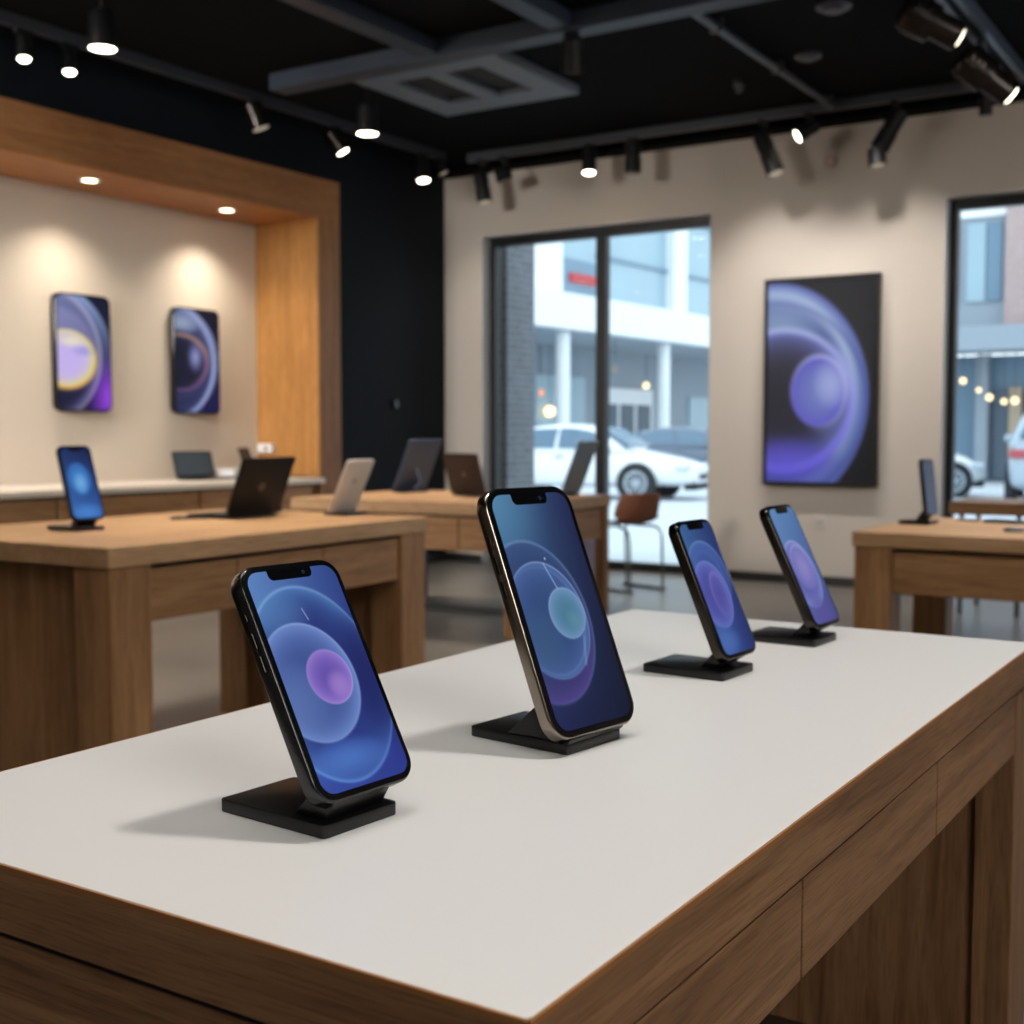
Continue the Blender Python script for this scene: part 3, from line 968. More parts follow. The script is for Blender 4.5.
laptop('open dark laptop on the left oak table, lid seen from behind', (-3.525, 3.60, .87), R(4), .315, .20, R(22), M['laptop_blk'], M['logo'], .235)
laptop('open bronze-brown laptop on the middle oak table, back of lid showing', (-4.66, 6.75, .79), R(-100), .32, .22, R(18), M['laptop_brn'], M['logo'], .275)
laptop('open grey laptop on the middle table against the glass doors', (-4.17, 7.22, .79), R(-14), .19, .20, R(26), M['laptop_gry'], None, .38)
laptop('open grey laptop on the wall counter facing the room', (-7.22, 6.78, .85), R(183), .42, .22, R(14), M['laptop_blk'], None, .20)

def tablet(label, loc, rotz, w, h, ang, mat, mark, strut=True):
    r = thing('tablet_stand', label, 'tablet', loc, rotz)
    p = obj('tablet_panel', slab_x(rrect(w, h, .014, 5, 0, h / 2), -.005, .005, .002, 2), mat, r, smooth=.6)
    p.location = (0, 0, .012)
    p.rotation_euler = (0, ang, 0)
    obj('display', box(-.0058, -.0051, -w / 2 + .01, w / 2 - .01, .012, h - .012), M['darkscreen'], p)
    if mark:
        obj('back_mark', add_lathe(BM(), (.0051, 0, h * .6), (1, 0, 0), [(0, w * .07), (.0006, w * .07)], 20), mark, p)
    obj('foot', slab_z(rrect(.11, w * .8, .01, 4, .015, 0), 0, .011, .002, 2), M['blk'], r, smooth=.6)
    if strut:
        x1 = math.sin(ang) * h * .45 + .012
        z1 = math.cos(ang) * h * .45
        bm = BM()
        add_tube(bm, [(x1, 0, z1), (x1 + .035, 0, z1 * .45), (.05, 0, .010)], .012, 10)
        obj('strut', bm, M['tablet_blu'], r)
    return r
tablet('white-backed tablet leaning on its foot at end of left oak table', (-3.345, 3.93, .87), R(8), .20, .232, R(24), M['laptop_wht'], M['logo2'], False)
tablet('slate tablet with rear strut on the middle table', (-5.36, 7.02, .79), R(-10), .31, .40, R(27), M['tablet_blu'], None, True)
tablet('small dark tablet leaning on the wall counter beside white boxes', (-7.12, 7.28, .85), R(200), .20, .24, R(20), M['laptop_blk'], None, False)

def lowbox(name, label, cat, x0, x1, y0, y1, z0, h, lidh, group=None):
    r = thing(name, label, cat, ((x0 + x1) / 2, (y0 + y1) / 2, z0), 0, group)
    a, b = (x1 - x0) / 2, (y1 - y0) / 2
    obj('tray', box(-a + .003, a - .003, -b + .003, b - .003, 0, h - lidh, .002), M['white'], r)
    obj('lid', box(-a, a, -b, b, h - lidh, h, .003), M['white'], r)
lowbox('product_box', 'flat white box on the wall counter beside the grey laptop', 'box', -6.86, -6.70, 6.96, 7.12, .85, .045, .02)
lowbox('product_box', 'larger flat white box at right end of the wall counter', 'box', -7.30, -7.08, 7.04, 7.17, .85, .07, .03)
t = thing('wall_sensor', 'small white box mounted on the oak niche lining', 'wall device', (-7.33, 7.674, 1.04))
obj('housing', box(-.085, .085, -.045, 0, 0, .075, .012, 3), M['white'], t)
obj('lens', add_lathe(BM(), (.02, -.044, .037), (0, -1, 0), [(0, .02), (.004, .016), (.004, 0)], 16, False), M['greymetal'], t)

def handset(name, label, cat, loc, rotz, w, l, h, mat):
    r = thing(name, label, cat, loc, rotz)
    obj('body', slab_z(rrect(w, l, min(w, l) * .25, 6), 0, h, h * .3, 2), mat, r, smooth=.6)
    obj('face', slab_z(rrect(w * .86, l * .86, min(w, l) * .2, 6), h, h + .0008), M['darkscreen'], r)
handset('flat_phone', 'dark phone lying flat on the left oak table', 'phone', (-3.66, 3.40, .87), R(-35), .075, .15, .009, M['blk2'])
handset('charging_puck', 'small black puck beside the white tablet on left table', 'charger', (-3.66, 3.86, .87), 0, .06, .07, .03, M['blk2'])
handset('flat_phone', 'grey phone lying flat on the right oak table', 'phone', (-.955, 4.86, .87), R(70), .075, .15, .012, M['greymetal'])
def puck(label, loc):
    r = thing('charging_puck', label, 'charger', loc)
    obj('body', add_lathe(BM(), (0, 0, 0), (0, 0, 1), [(0, .034), (.002, .036), (.009, .036), (.011, .033), (.011, 0)], 28, False), M['greymetal'], r, smooth=.6)
    obj('pad', add_lathe(BM(), (0, 0, .011), (0, 0, 1), [(0, .026), (.001, .025), (.001, 0)], 28, False), M['chrome'], r)
puck('round grey puck nearest the front edge of the right oak table', (-.845, 4.46, .87))
handset('card_stand', 'thin dark card beside the slate phone on the right table', 'card', (-1.10, 4.93, .87), R(60), .05, .09, .004, M['blk2'])

# outlet and sensor on walls
t = thing('wall_outlet', 'small white socket plate on back wall below the large screen', 'socket', (-3.275, YB - .0005, .455))
obj('plate', box(-.042, .042, -.008, 0, 0, .085, .004, 2), plain('outlet_grey', '#b8b0a8', .5), t)
for s in (-.016, .016):
    obj('socket_hole', add_lathe(BM(), (s, -.0079, .043), (0, -1, 0), [(0, .008), (.0006, .008)], 14), M['greymetal'], t)
t = thing('wall_disc', 'small round pinkish disc high on the back wall', 'wall device', (-3.23, YB - .0005, 3.30))
obj('disc', add_lathe(BM(), (0, 0, 0), (0, -1, 0), [(0, .045), (.02, .045), (.028, .035), (.028, 0)], 24, False), plain('disc_pink', '#b39a88', .5), t, smooth=.6)
obj('disc_rim', add_lathe(BM(), (0, -.02, 0), (0, -1, 0), [(0, .047), (.004, .047), (.004, .044), (0, .044)], 24, False), M['greymetal'], t)
t = thing('wall_sensor', 'small grey sensor on the navy stretch of left wall', 'wall device', (XL + .0005, 8.85, 1.46))
obj('housing', box(0, .03, -.028, .028, -.035, .035, .008, 3), M['greymetal'], t)
obj('lens', add_lathe(BM(), (.029, 0, 0), (1, 0, 0), [(0, .014), (.005, .01), (.005, 0)], 14, False), M['lens_off'], t)

# ------------------------------------------------------------------ chair and bin
t = thing('chair', 'brown shell chair on thin metal legs by the glass doors', 'chair', (-4.40, 8.55, 0), R(-18))
prof = [(-.24, .500), (-.225, .515), (-.15, .512), (-.05, .505), (.05, .505), (.12, .52), (.165, .56), (.19, .62), (.205, .69), (.215, .755)]
wid = [.17, .19, .21, .22, .225, .23, .235, .235, .225, .20]
side = [.0, .004, .012, .022, .035, .06, .085, .095, .09, .07]
bm = BM()
rows = []
nw = 10
for (x, z), hw, up in zip(prof, wid, side):
    row = []
    for k in range(nw + 1):
        s = -1 + 2 * k / nw
        curl = abs(s) ** 3
        if z < .53:
            p = (x, hw * s, z + up * curl)
        else:
            p = (x - up * curl * 1.4, hw * s, z)
        row.append(bm.verts.new(p))
    rows.append(row)
for a, b in zip(rows, rows[1:]):
    for k in range(nw):
        bm.faces.new((a[k], a[k + 1], b[k + 1], b[k]))
sh = obj('seat_shell', bm, M['chairshell'], t, smooth=1.2)
md = sh.modifiers.new('solid', 'SOLIDIFY')
md.thickness = .014
md2 = sh.modifiers.new('sub', 'SUBSURF')
md2.levels = md2.render_levels = 2
def arc(p0, c, p1, n=6):
    p0, c, p1 = Vector(p0), Vector(c), Vector(p1)
    return [p0 * (1 - q) ** 2 + c * 2 * q * (1 - q) + p1 * q * q for q in [k / n for k in range(n + 1)]]
for s in (-1, 1):
    y = .175 * s
    bm = BM()
    add_tube(bm, [(-.02, y * .55, .496), (-.20, y, .49)] + arc((-.225, y, .48), (-.235, y, .47), (-.235, y, .44)) + [(-.22, y, .04)], .010, 8)
    obj('leg', bm, M['chrome'], t)
    bm = BM()
    add_tube(bm, [(-.02, y * .55, .496), (.06, y, .49)] + arc((.10, y, .485), (.16, y, .47), (.165, y, .38)) + [(.175, y, .04)], .010, 8)
    obj('leg', bm, M['chrome'], t)
    bm = BM()
    add_tube(bm, [(-.25, y, .012), (.20, y, .012)], .011, 8)
    add_tube(bm, [(-.22, y, .012), (-.22, y, .05)], .010, 8)
    add_tube(bm, [(.175, y, .012), (.175, y, .05)], .010, 8)
    obj('floor_runner', bm, M['chrome'], t)

t = thing('waste_bin', 'pale lilac bin standing by the middle oak table', 'bin', (-4.25, 7.62, 0))
obj('bin_body', add_lathe(BM(), (0, 0, 0), (0, 0, 1), [(0, 0), (0, .09), (.02, .095), (.44, .11), (.45, .11)], 28, False), M['lilac'], t, smooth=.6)
obj('bin_lid', add_lathe(BM(), (0, 0, .45), (0, 0, 1), [(0, .112), (.01, .112), (.03, .09), (.045, .03), (.047, 0)], 28, False), M['lilac'], t, smooth=.6)

# ------------------------------------------------------------------ ceiling: beams, vent, tracks, lights
def beam(n, x0, x1, y0, y1, z0, z1, mat=None):
    struct(obj('trim_%d' % n, box(x0, x1, y0, y1, z0, z1, .004), mat or M['beam']))
beam(1, -6.1, XR - .05, 6.44, 6.60, 3.54, ZC - .001)
beam(2, -4.83, -4.68, YF + .05, 6.438, 3.555, ZC - .001)
beam(3, -3.86, -3.72, YF + .05, 6.438, 3.555, ZC - .001)
beam(4, XL + .02, XR - .05, 9.42, YB - .001, 3.56, ZC - .001, M['ceil'])
t = thing('conduit', 'thin dark conduit running across the ceiling to the back wall', 'conduit', (-3.07, 6.62, 3.60))
obj('pipe', cyl((0, 0, 0), (0, 2.52, 0), .025, None, 12), M['track'], t)
for yy in (.4, 1.4, 2.4):
    obj('clip', box(-.04, .04, yy, yy + .03, -.03, .0495, .004), M['track'], t)

# ceiling cassette vent
t = thing('ceiling_vent', 'square grey ceiling vent with dark openings near the cross beam', 'vent', (-5.03, 7.26, ZC - .001))
h = .575
bm = BM()
for (a, b, c, d) in ((-h, h, -h, -h + .22), (-h, h, h - .26, h), (-h, -h + .22, -h + .22, h - .26), (h - .22, h, -h + .22, h - .26), (-.07, .07, -h + .22, h - .26)):
    add_box(bm, a, b, c, d, -.06, 0, .004)
obj('frame', bm, M['vent'], t)
for s in (-1, 1):
    obj('grille', box(.07 if s > 0 else -h + .22, h - .22 if s > 0 else -.07, -h + .22, h - .26, -.02, 0), M['gap'], t)

# tracks
def track(label, x0, x1, y0, y1, z0, z1, mat, double=False):
    r = thing('lighting_track', label, 'lighting track', (x0, y0, z0), 0, 'ceiling lighting tracks')
    W, D, H = x1 - x0, y1 - y0, z1 - z0
    if double:
        obj('rail', box(0, W * .3, 0, D, 0, H, .003), mat, r)
        obj('rail', box(W * .7, W, 0, D, 0, H, .003), mat, r)
        obj('channel', box(W * .3, W * .7, 0, D, H * .4, H), M['gap'], r)
    else:
        obj('rail', box(0, W, 0, D, 0, H, .003), mat, r)
    return r
track('long dark lighting track along the left wall ceiling', -6.52, -6.48, 2.5, 9.05, 3.575, ZC - .001, M['track'])
track('dark lighting track along the back wall ceiling', -6.35, 1.5, 9.17, 9.21, 3.575, ZC - .001, M['track'])
track('pale double-rail lighting track at upper right', -1.83, -1.71, 3.0, 9.05, 3.56, ZC - .001, M['track_l'], True)

def spot(label, x, y, zt, direction, L, r, lens, stem=.08, mat=None, group='track spotlights', flare=1.0, off=0.0):
    """adapter on the track, stem, yoke ring and a can pointing along direction"""
    mat = mat or M['fixture']
    root = thing('track_spotlight', label, 'spotlight', (x, y, zt), 0, group)
    obj('adapter', box(-.022, .022, -.06, .06, -.03, 0, .004), M['fixture'], root)
    obj('stem', cyl((0, 0, -.03), (0, 0, -.03 - stem), .011, None, 12), M['fixture'], root)
    d = Vector(direction).normalized()
    piv = Vector((0, 0, -.03 - stem))
    st = piv - d * (L * (.42 - off))
    hd = obj('lamp_head', add_lathe(BM(), st, d, [(0, r * .55), (.004, r * .72), (L * .08, r * .86), (L * .55, r * .9), (L * .57, r * .97 * flare), (L, r * flare), (L, r * .86 * flare), (L * .93, r * .8 * flare)], 24, True), mat, root, smooth=.6)
    obj('lens', add_lathe(BM(), st + d * L * .985, d, [(0, r * .85 * flare), (L * .04, r * .7 * flare), (L * .055, 0)], 24, False), lens, hd)
    fin = BM()
    for k in range(3):
        add_lathe(fin, st + d * L * (.12 + .1 * k), d, [(0, r * .88), (0, r * .98), (L * .03, r * .98), (L * .03, r * .88)], 24, False)
    obj('cooling_fins', fin, mat, hd)
    _, u, w = frame_of(d)
    return root

S = spot
ZT = 3.575
TG, LG = 'track spotlights', 'large spotlights at upper right'
S('lit can spotlight at far left end of the left track', -6.50, 4.80, ZT, (.22, -.15, -1), .17, .042, M['lens_on'], .05)
S('second lit can spotlight from the left on the left track', -6.50, 5.12, ZT, (.22, -.15, -1), .17, .042, M['lens_on'], .05)
S('tilted bronze spotlight in the middle of the left track', -6.50, 6.72, ZT, (.25, .3, -1), .19, .075, M['lens_dim'], .05, M['fixture_b'])
S('tilted bronze spotlight with small lit lens above the oak surround', -6.50, 7.60, ZT, (.45, .4, -1), .19, .075, M['lens_on'], .06, M['fixture_b'], TG, .75)
S('lit can spotlight over the navy wall, right on the left track', -6.50, 8.72, ZT, (.2, -.1, -1), .20, .06, M['lens_on'], .08)
S('small unlit spotlight in the far left ceiling corner', -6.50, 8.98, ZT, (.4, .3, -1), .12, .045, M['lens_dim'], .02)

S('two-tier dark spotlight tilted down at left end of back track', -6.20, 9.19, ZT, (.15, .05, -1), .26, .066, M['lens_dim'], .18)
S('small spotlight with pale side-facing lens, near left of back track', -5.97, 9.19, ZT, (-.9, -.6, -.3), .15, .058, M['lens_dim'], .11)
S('lit straight-down can spotlight above the glass doors', -5.13, 9.19, ZT, (0.03, -.12, -1), .22, .06, M['lens_on'], .07)
S('unlit straight-down can spotlight right of the lit one', -4.73, 9.19, ZT, (0, 0, -1), .27, .068, M['lens_off'], .08)
S('long dark spotlight tilted right, above the large wall screen', -3.62, 9.19, ZT, (.40, .05, -1), .34, .07, M['lens_dim'], .12, None, TG, 1.0, .22)
S('small lit spotlight turned left above the large wall screen', -3.26, 9.19, ZT, (-.85, -.5, -.6), .17, .055, M['lens_on'], .08)
bent = S('bent dark spotlight tilted left, right of the large wall screen', -2.62, 9.19, ZT, (-.6, 0, -1), .30, .07, M['lens_off'], .10, None, TG, 1.0, .15)
hd = obj('lower_head', add_lathe(BM(), (-.13, -.02, -.31), (.12, 0, -1), [(0, .03), (.012, .06), (.13, .066), (.13, .055), (.12, .05)], 24, True), M['fixture'], bent, smooth=.6)
obj('lens', add_lathe(BM(), (-.114, -.02, -.438), (.12, 0, -1), [(0, .05), (.005, .04), (.006, 0)], 20, False), M['lens_dim'], hd)
obj('joint', cyl((-.10, -.01, -.22), (-.13, -.02, -.32), .016, None, 12), M['fixture'], bent)
S('tiny dark spotlight on a bracket above the right window', -2.00, 9.19, ZT, (0, .1, -1), .13, .045, M['lens_off'], .07)

S('big bronze spotlight at upper right, nearer of the pair', -1.86, 7.07, 3.56, (.75, .55, -.42), .34, .115, M['lens_on'], .09, M['fixture_b'], LG, .7)
S('big dark spotlight at upper right, farther of the pair', -1.77, 8.0, 3.56, (.70, .5, -.62), .38, .12, M['lens_on'], .16, M['fixture_b'], LG, .7)
S('dark angled spotlight hanging from the cross beam', -3.76, 6.52, 3.54, (-.15, .25, -1), .20, .066, M['lens_off'], .07)

def pendant(label, x, y, zb, r=.078):
    root = thing('pendant_downlight', label, 'pendant light', (x, y, ZC - .001), 0, 'pendant downlights')
    h = ZC - zb
    obj('canopy', add_lathe(BM(), (0, 0, 0), (0, 0, -1), [(0, .05), (.02, .05), (.024, .04)], 24), M['fixture'], root)
    obj('rod', cyl((0, 0, -.02), (0, 0, -h + .2), .009, None, 10), M['fixture'], root)
    sh = obj('lamp_shade', add_lathe(BM(), (0, 0, -h + .21), (0, 0, -1), [(0, .02), (.005, r * .7), (.02, r * .85), (.2, r), (.21, r), (.21, r * .92), (.195, r * .9)], 28, False), M['fixture'], root, smooth=.6)
    obj('lens', add_lathe(BM(), (0, 0, -h + .008), (0, 0, -1), [(0, r * .93), (.006, r * .9), (.006, 0)], 28, False), M['lens_on'], sh)
pendant('large lit pendant downlight at upper left', -5.66, 4.68, 3.30)
pendant('large lit pendant downlight below the ceiling vent', -5.68, 6.98, 3.30, .08)

def detector(label, x, y, drop, r, name='smoke_detector', cat='detector'):
    root = thing(name, label, cat, (x, y, ZC - .001))
    obj('mount', add_lathe(BM(), (0, 0, 0), (0, 0, -1), [(0, r), (drop * .5, r), (drop * .5, r * .8)], 24), M['track'], root)
    obj('cover', add_lathe(BM(), (0, 0, -drop * .5), (0, 0, -1), [(0, r * .78), (drop * .4, r * .6), (drop * .5, r * .3), (drop * .5, 0)], 24, False), M['track'], root, smooth=.6)
detector('round dark detector disc on the ceiling, nearer the beam', -2.85, 8.0, .04, .085)
detector('small knob-shaped sensor hanging on the dark ceiling', -3.45, 8.3, .09, .04, 'ceiling_sensor', 'sensor')
detector('round dark fitting on the ceiling at the top edge', -2.40, 7.15, .05, .10, 'ceiling_fitting', 'ceiling light')

# ------------------------------------------------------------------ outside
struct(obj('pavement', box(-60, 40, YB + .241, 90, -.16, -.06), M['pave']))
t = thing('brick_pillar', 'grey brick pillar outside the left glass door', 'pillar', (-6.86, 10.1, -.06))
obj('shaft', box(-.42, .33, 0, .5, 0, 4.6), M['brick'], t)
obj('pillar_base', box(-.45, .36, -.03, .53, 0, .18), M['fac_grey'], t)

def car(label, loc, rotz, paint, L=4.6, scale=1.0, suv=False):
    """+x is the nose"""
    r = thing('car', label, 'car', loc, rotz)
    hb = 1.0 if not suv else 1.15
    hl = L / 2
    # stations: x, half-width, z low, z side top (belt), z centre top
    st = [(-hl, .62, .42, .78, .80), (-hl + .10, .80, .30, .92, .97), (-hl + .5, .88, .24, .98, 1.04), (-1.0, .90, .22, .96, 1.03), (0, .91, .22, .94, 1.0),
          (.75, .90, .22, .92, .99), (1.2, .89, .24, .86, .95), (1.7, .87, .26, .78, .86), (hl - .22, .80, .26, .68, .74), (hl - .04, .68, .30, .58, .62), (hl, .56, .36, .50, .52)]
    bm = BM()
    rings = []
    for x, hw, zl, zs, zc in st:
        zs *= hb
        zc *= hb
        half = [(0, zl), (hw * .82, zl), (hw * .97, zl + .10), (hw, zl + (zs - zl) * .5), (hw * .96, zs - .04), (hw * .86, zs), (hw * .45, zc), (0, zc + .01)]
        pts = [(y, z) for y, z in half] + [(-y, z) for y, z in reversed(half[1:-1])]
        rings.append([bm.verts.new((x, y, z)) for y, z in pts])
    n = len(rings[0])
    for a, b in zip(rings, rings[1:]):
        for k in range(n):
            k2 = (k + 1) % n
            bm.faces.new((a[k], b[k], b[k2], a[k2]))
    bm.faces.new(rings[0])
    bm.faces.new(rings[-1])
    body = obj('car_body', bm, paint, r, smooth=.9)
    sb = body.modifiers.new('sub', 'SUBSURF')
    sb.levels = sb.render_levels = 2
    # cabin
    if suv:
        cab = [(-hl + .12, .70, 1.10), (-hl + .35, .66, 1.58), (-.9, .68, 1.72), (.1, .68, 1.72), (.55, .66, 1.62), (1.25, .72, 1.08)]
    else:
        cab = [(-hl + .42, .70, 1.0), (-1.30, .60, 1.30), (-.75, .58, 1.43), (.0, .585, 1.455), (.45, .58, 1.40), (1.30, .70, .93)]
    bm = BM()
    rings = []
    for x, hw, z in cab:
        base = .90 * hb
        zt = max(z, base + .03)
        wb = .86
        k = (zt - base) / .55
        half = [(wb, base), (wb - (wb - hw) * .45, base + (zt - base) * .5), (hw, zt - .05), (hw * .75, zt), (0, zt + .015)]
        pts = half + [(-y, zz) for y, zz in reversed(half[:-1])]
        rings.append([bm.verts.new((x, y, zz)) for y, zz in pts])
    n = len(rings[0])
    for a, b in zip(rings, rings[1:]):
        for k in range(n - 1):
            bm.faces.new((a[k], b[k], b[k + 1], a[k + 1]))
    bm.faces.new(rings[0])
    bm.faces.new(rings[-1])
    cabin = obj('cabin', bm, paint, r, smooth=.9)
    sb = cabin.modifiers.new('sub', 'SUBSURF')
    sb.levels = sb.render_levels = 2
    # glazing: side panes
    zt = 1.36 if not suv else 1.60
    zb = .985 * hb if not suv else 1.14
    for s in (-1, 1):
        for quad in (((-1.38, zb), (-.30, zb - .01), (-.30, zt), (-.82, zt - .02), (-1.15, zt - .14)), ((-.22, zb - .01), (.86, zb - .03), (.42, zt - .06), (.05, zt), (-.22, zt))):
            bm = BM()
            f = lambda p, off: (p[0], s * (.865 - (p[1] - .9 * hb) / .55 * .26 + off), p[1])
            add_prism(bm, list(quad), lambda p: f(p, -.06), lambda p: f(p, .012))
            obj('side_window', bm, M['carglass'], r)
    for (xa, za, xb, zb2) in (((1.16, 1.0, .56, 1.36) if not suv else (1.16, 1.18, .62, 1.56)), ((-hl + .62, 1.08, -1.22, 1.32) if not suv else (-hl + .13, 1.2, -hl + .30, 1.55))):
        bm = BM()
        dx = .03 if xa > 0 else -.03
        vs = [bm.verts.new(p) for p in ((xa + dx, -.66, za + .03), (xa + dx, .66, za + .03), (xb + dx, .52, zb2 + .03), (xb + dx, -.52, zb2 + .03))]
        vs2 = [bm.verts.new(v.co - Vector((dx * 2.5, 0, .06))) for v in vs]
        bm.faces.new(vs)
        bm.faces.new(vs2)
        for k in range(4):
            bm.faces.new((vs[k], vs[(k + 1) % 4], vs2[(k + 1) % 4], vs2[k]))
        obj('windscreen' if xa > 0 else 'rear_window', bm, M['carglass'], r)
    wr = .33 if not suv else .36
    for sx in (1.38, -1.36):
        for s in (-1, 1):
            obj('wheel_arch', add_lathe(BM(), (sx, s * .80, wr), (0, s, 0), [(0, wr * 1.16), (.105, wr * 1.16), (.105, 0)], 28, False), M['tyre'], r)
            wv = obj('wheel', add_lathe(BM(), (sx, s * .72, wr), (0, s, 0), [(0, wr * .7), (0, wr * .95), (.03, wr), (.17, wr), (.20, wr * .94), (.20, wr * .70), (.16, wr * .68)], 28, True), M['tyre'], r, smooth=.7)
            rb = BM()
            add_lathe(rb, (sx, s * .90, wr), (0, s, 0), [(0, wr * .68), (.018, wr * .70), (.02, wr * .62), (.005, wr * .58)], 24, False)
            add_lathe(rb, (sx, s * .89, wr), (0, s, 0), [(0, wr * .16), (.025, wr * .14), (.03, 0)], 16, False)
            for k in range(10):
                a = 2 * PI * k / 10
                add_tube(rb, [(sx, s * .905, wr), (sx + math.cos(a) * wr * .64, s * .91, wr + math.sin(a) * wr * .64)], .018, 5)
            obj('rim', rb, M['rim'], wv)
    for s in (-1, 1):
        hb_ = BM()
        add_box(hb_, hl - .36, hl - .10, s * .72 - .13 * (1 if s > 0 else 1), s * .72 + .10, .56 * hb, .69 * hb, .04)
        obj('headlight', hb_, M['headlight'], r)
        obj('tail_light', box(-hl - .005, -hl + .22, s * .68 - .14, s * .68 + .14, .72 * hb, .86 * hb, .03), M['taillight'], r)
        obj('door_mirror', box(.72, .86, s * .98 - .09, s * .98 + .09, .96 * hb, 1.08 * hb, .035, 3), paint, r, smooth=.9)
        obj('door_handle', box(-.25, -.08, s * .905 - .015, s * .905 + .015, .80 * hb, .825 * hb, .006), M['chrome'], r)
    obj('front_grille', box(hl - .12, hl + .015, -.38, .38, .40, .50 * hb, .02), M['tyre'], r)
    obj('lower_bumper', box(hl - .25, hl - .02, -.62, .62, .20, .32, .03), M['tyre'], r)
    return r

# world bearing of the street scene as seen through the glass doors
car('white saloon car parked beyond the glass doors, front wheel showing', (-12.22, 21.69, -.06), R(9), M['carwhite'], 4.95)
car('slate-blue car behind the white saloon, roof and windscreen showing', (-14.4, 31.5, -.06), R(14), M['carblue'])
car('small white car low in the left corner of the right-hand window', (-7.6, 25.4, -.06), R(30), M['carwhite'], 4.2)
car('silver estate car at the right edge of the photo', (-3.95, 25.2, -.06), R(98), M['carsilver'], 4.5, 1, True)

# canopy building across the street (runs along Y at X about -22)
t = thing('canopy_building', 'pale building with white canopy and columns beyond the glass doors', 'building', (-22.3, 33, -.06), R(-2.5))
def bx(name, mat, x0, x1, y0, y1, z0, z1, par=None, bev=0):
    return obj(name, box(x0, x1, y0 - 33, y1 - 33, z0 + .06, z1 + .06, bev), mat, par or t)
bx('canopy', M['fac_white'], -5.5, 0, 26, 75, 4.85, 6.1)
bx('soffit', M['soffit'], -5.4, -.1, 26, 75, 4.80, 4.849)
for y in (31.9, 38.6, 46.1, 53.5, 60.5):
    obj('column', cyl((-.55, y - 33, 0), (-.55, y - 33, 4.86), .25, None, 20), M['fac_white'], t)
bx('ground_floor', M['fac_grey'], -8, -4.8, 26, 75, -.06, 4.8)
for (a, b, z0, z1) in ((40.5, 42.6, 0, 3.6), (43, 46.8, 0, 3.6), (56.5, 59.5, 0, 3.0), (61, 66, 0, 3.0)):
    bx('shop_window', M['fac_glass'], -4.8, -4.7, a, b, z0, z1)
e = bx('entrance', M['fac_white'], -4.8, -4.6, 47.8, 52.6, 0, 3.2)
for k in range(3):
    bx('door_leaf', M['fac_dark'], -4.62, -4.55, 48.1 + k * 1.5, 49.3 + k * 1.5, 0, 2.5, e)
bx('upper_wall', M['fac_white'], -7, -1.2, 26, 39.6, 6.1, 14)
bx('upper_glazing', M['fac_glass'], -7, -1.3, 39.6, 75, 6.1, 14)
for y in (47.6, 57.5):
    bx('pilaster', M['fac_white'], -1.35, -.9, y, y + 1.2, 6.1, 14)
for z in (7.85, 10.1):
    bx('floor_band', M['fac_glass2'], -1.32, -1.2, 42, 75, z, z + .14)
bx('sign_panel', M['fac_glass2'], -1.32, -1.22, 39.65, 42.2, 6.15, 7.6)
sg = bx('sign', M['sign_red'], -1.25, -1.1, 40.05, 41.75, 6.75, 7.08)
for k, (x, y, z, rr) in enumerate(((-22.95, 43.2, 3.7, .12), (-24.5, 50.3, 4.15, .12), (-25.5, 51.0, 3.35, .14), (-26.3, 43.9, 2.1, .22), (-26.6, 43.6, 2.85, .16))):
    q = thing('street_lamp', ['small pale ceiling lamp under the canopy, left of the doors mullion', 'small pale ceiling lamp under the canopy, right door', 'warm round lamp above the building entrance', 'bright warm lamp low in the left shop front', 'orange lamp in the left shop front'][k], 'lamp', (x, y, z), 0, 'lamps under the canopy')
    obj('globe', add_lathe(BM(), (0, 0, -rr), (0, 0, 1), [(rr - rr * math.cos(a), rr * math.sin(a)) for a in [PI * j / 10 for j in range(11)]], 16, False), M['bulb_o'] if k == 4 else M['bulb'] if k > 1 else M['lens_dim'], q, smooth=1)
    obj('hanger', cyl((0, 0, rr * .95), (0, 0, max(rr + .1, 4.8 - z)), .015, None, 8), M['greymetal'], q)

# building seen through the right window
t = thing('street_building', 'blue-glazed building with pink brick corner beyond the right window', 'building', (-6, 34, -.06))
def by(name, mat, x0, x1, y0, y1, z0, z1, par=None):
    return obj(name, box(x0 + 6, x1 + 6, y0 - 34, y1 - 34, z0 + .06, z1 + .06), mat, par or t)
by('upper_wall', M['fac_grey'], -10.5, -6.75, 34, 36, 3.6, 11)
by('window', M['fac_glass'], -9.8, -7.95, 33.93, 34, 4.6, 6.6)
by('window', M['fac_glass'], -7.75, -7.3, 33.93, 34, 4.6, 6.6)
by('window', M['fac_glass2'], -7.25, -6.9, 33.93, 34, 4.6, 6.6)
by('window_band', M['fac_white'], -10.4, -6.8, 33.9, 34, 6.75, 7.0)
by('brick_wall', M['brick_red'], -6.75, 8, 33.6, 36, 3.9, 11)
by('awning', M['fac_grey'], -10.5, 8, 32.3, 34, 3.25, 3.85)
by('ground_floor', M['fac_glass2'], -10.5, 8, 34.8, 36, -.06, 3.25)
by('pier', M['fac_grey'], -7.55, -7.25, 34.3, 34.8, 0, 3.25)
by('doorway', M['fac_dark'], -7.15, -6.45, 34.6, 34.8, 0, 2.3)
by('doorway', M['fac_dark'], -6.0, -4.8, 34.6, 34.8, 0, 2.3)
by('lit_window', plain('lit_shop_pane', '#b8a48c', .5), -6.75, -6.45, 34.5, 34.8, .6, 2.4)
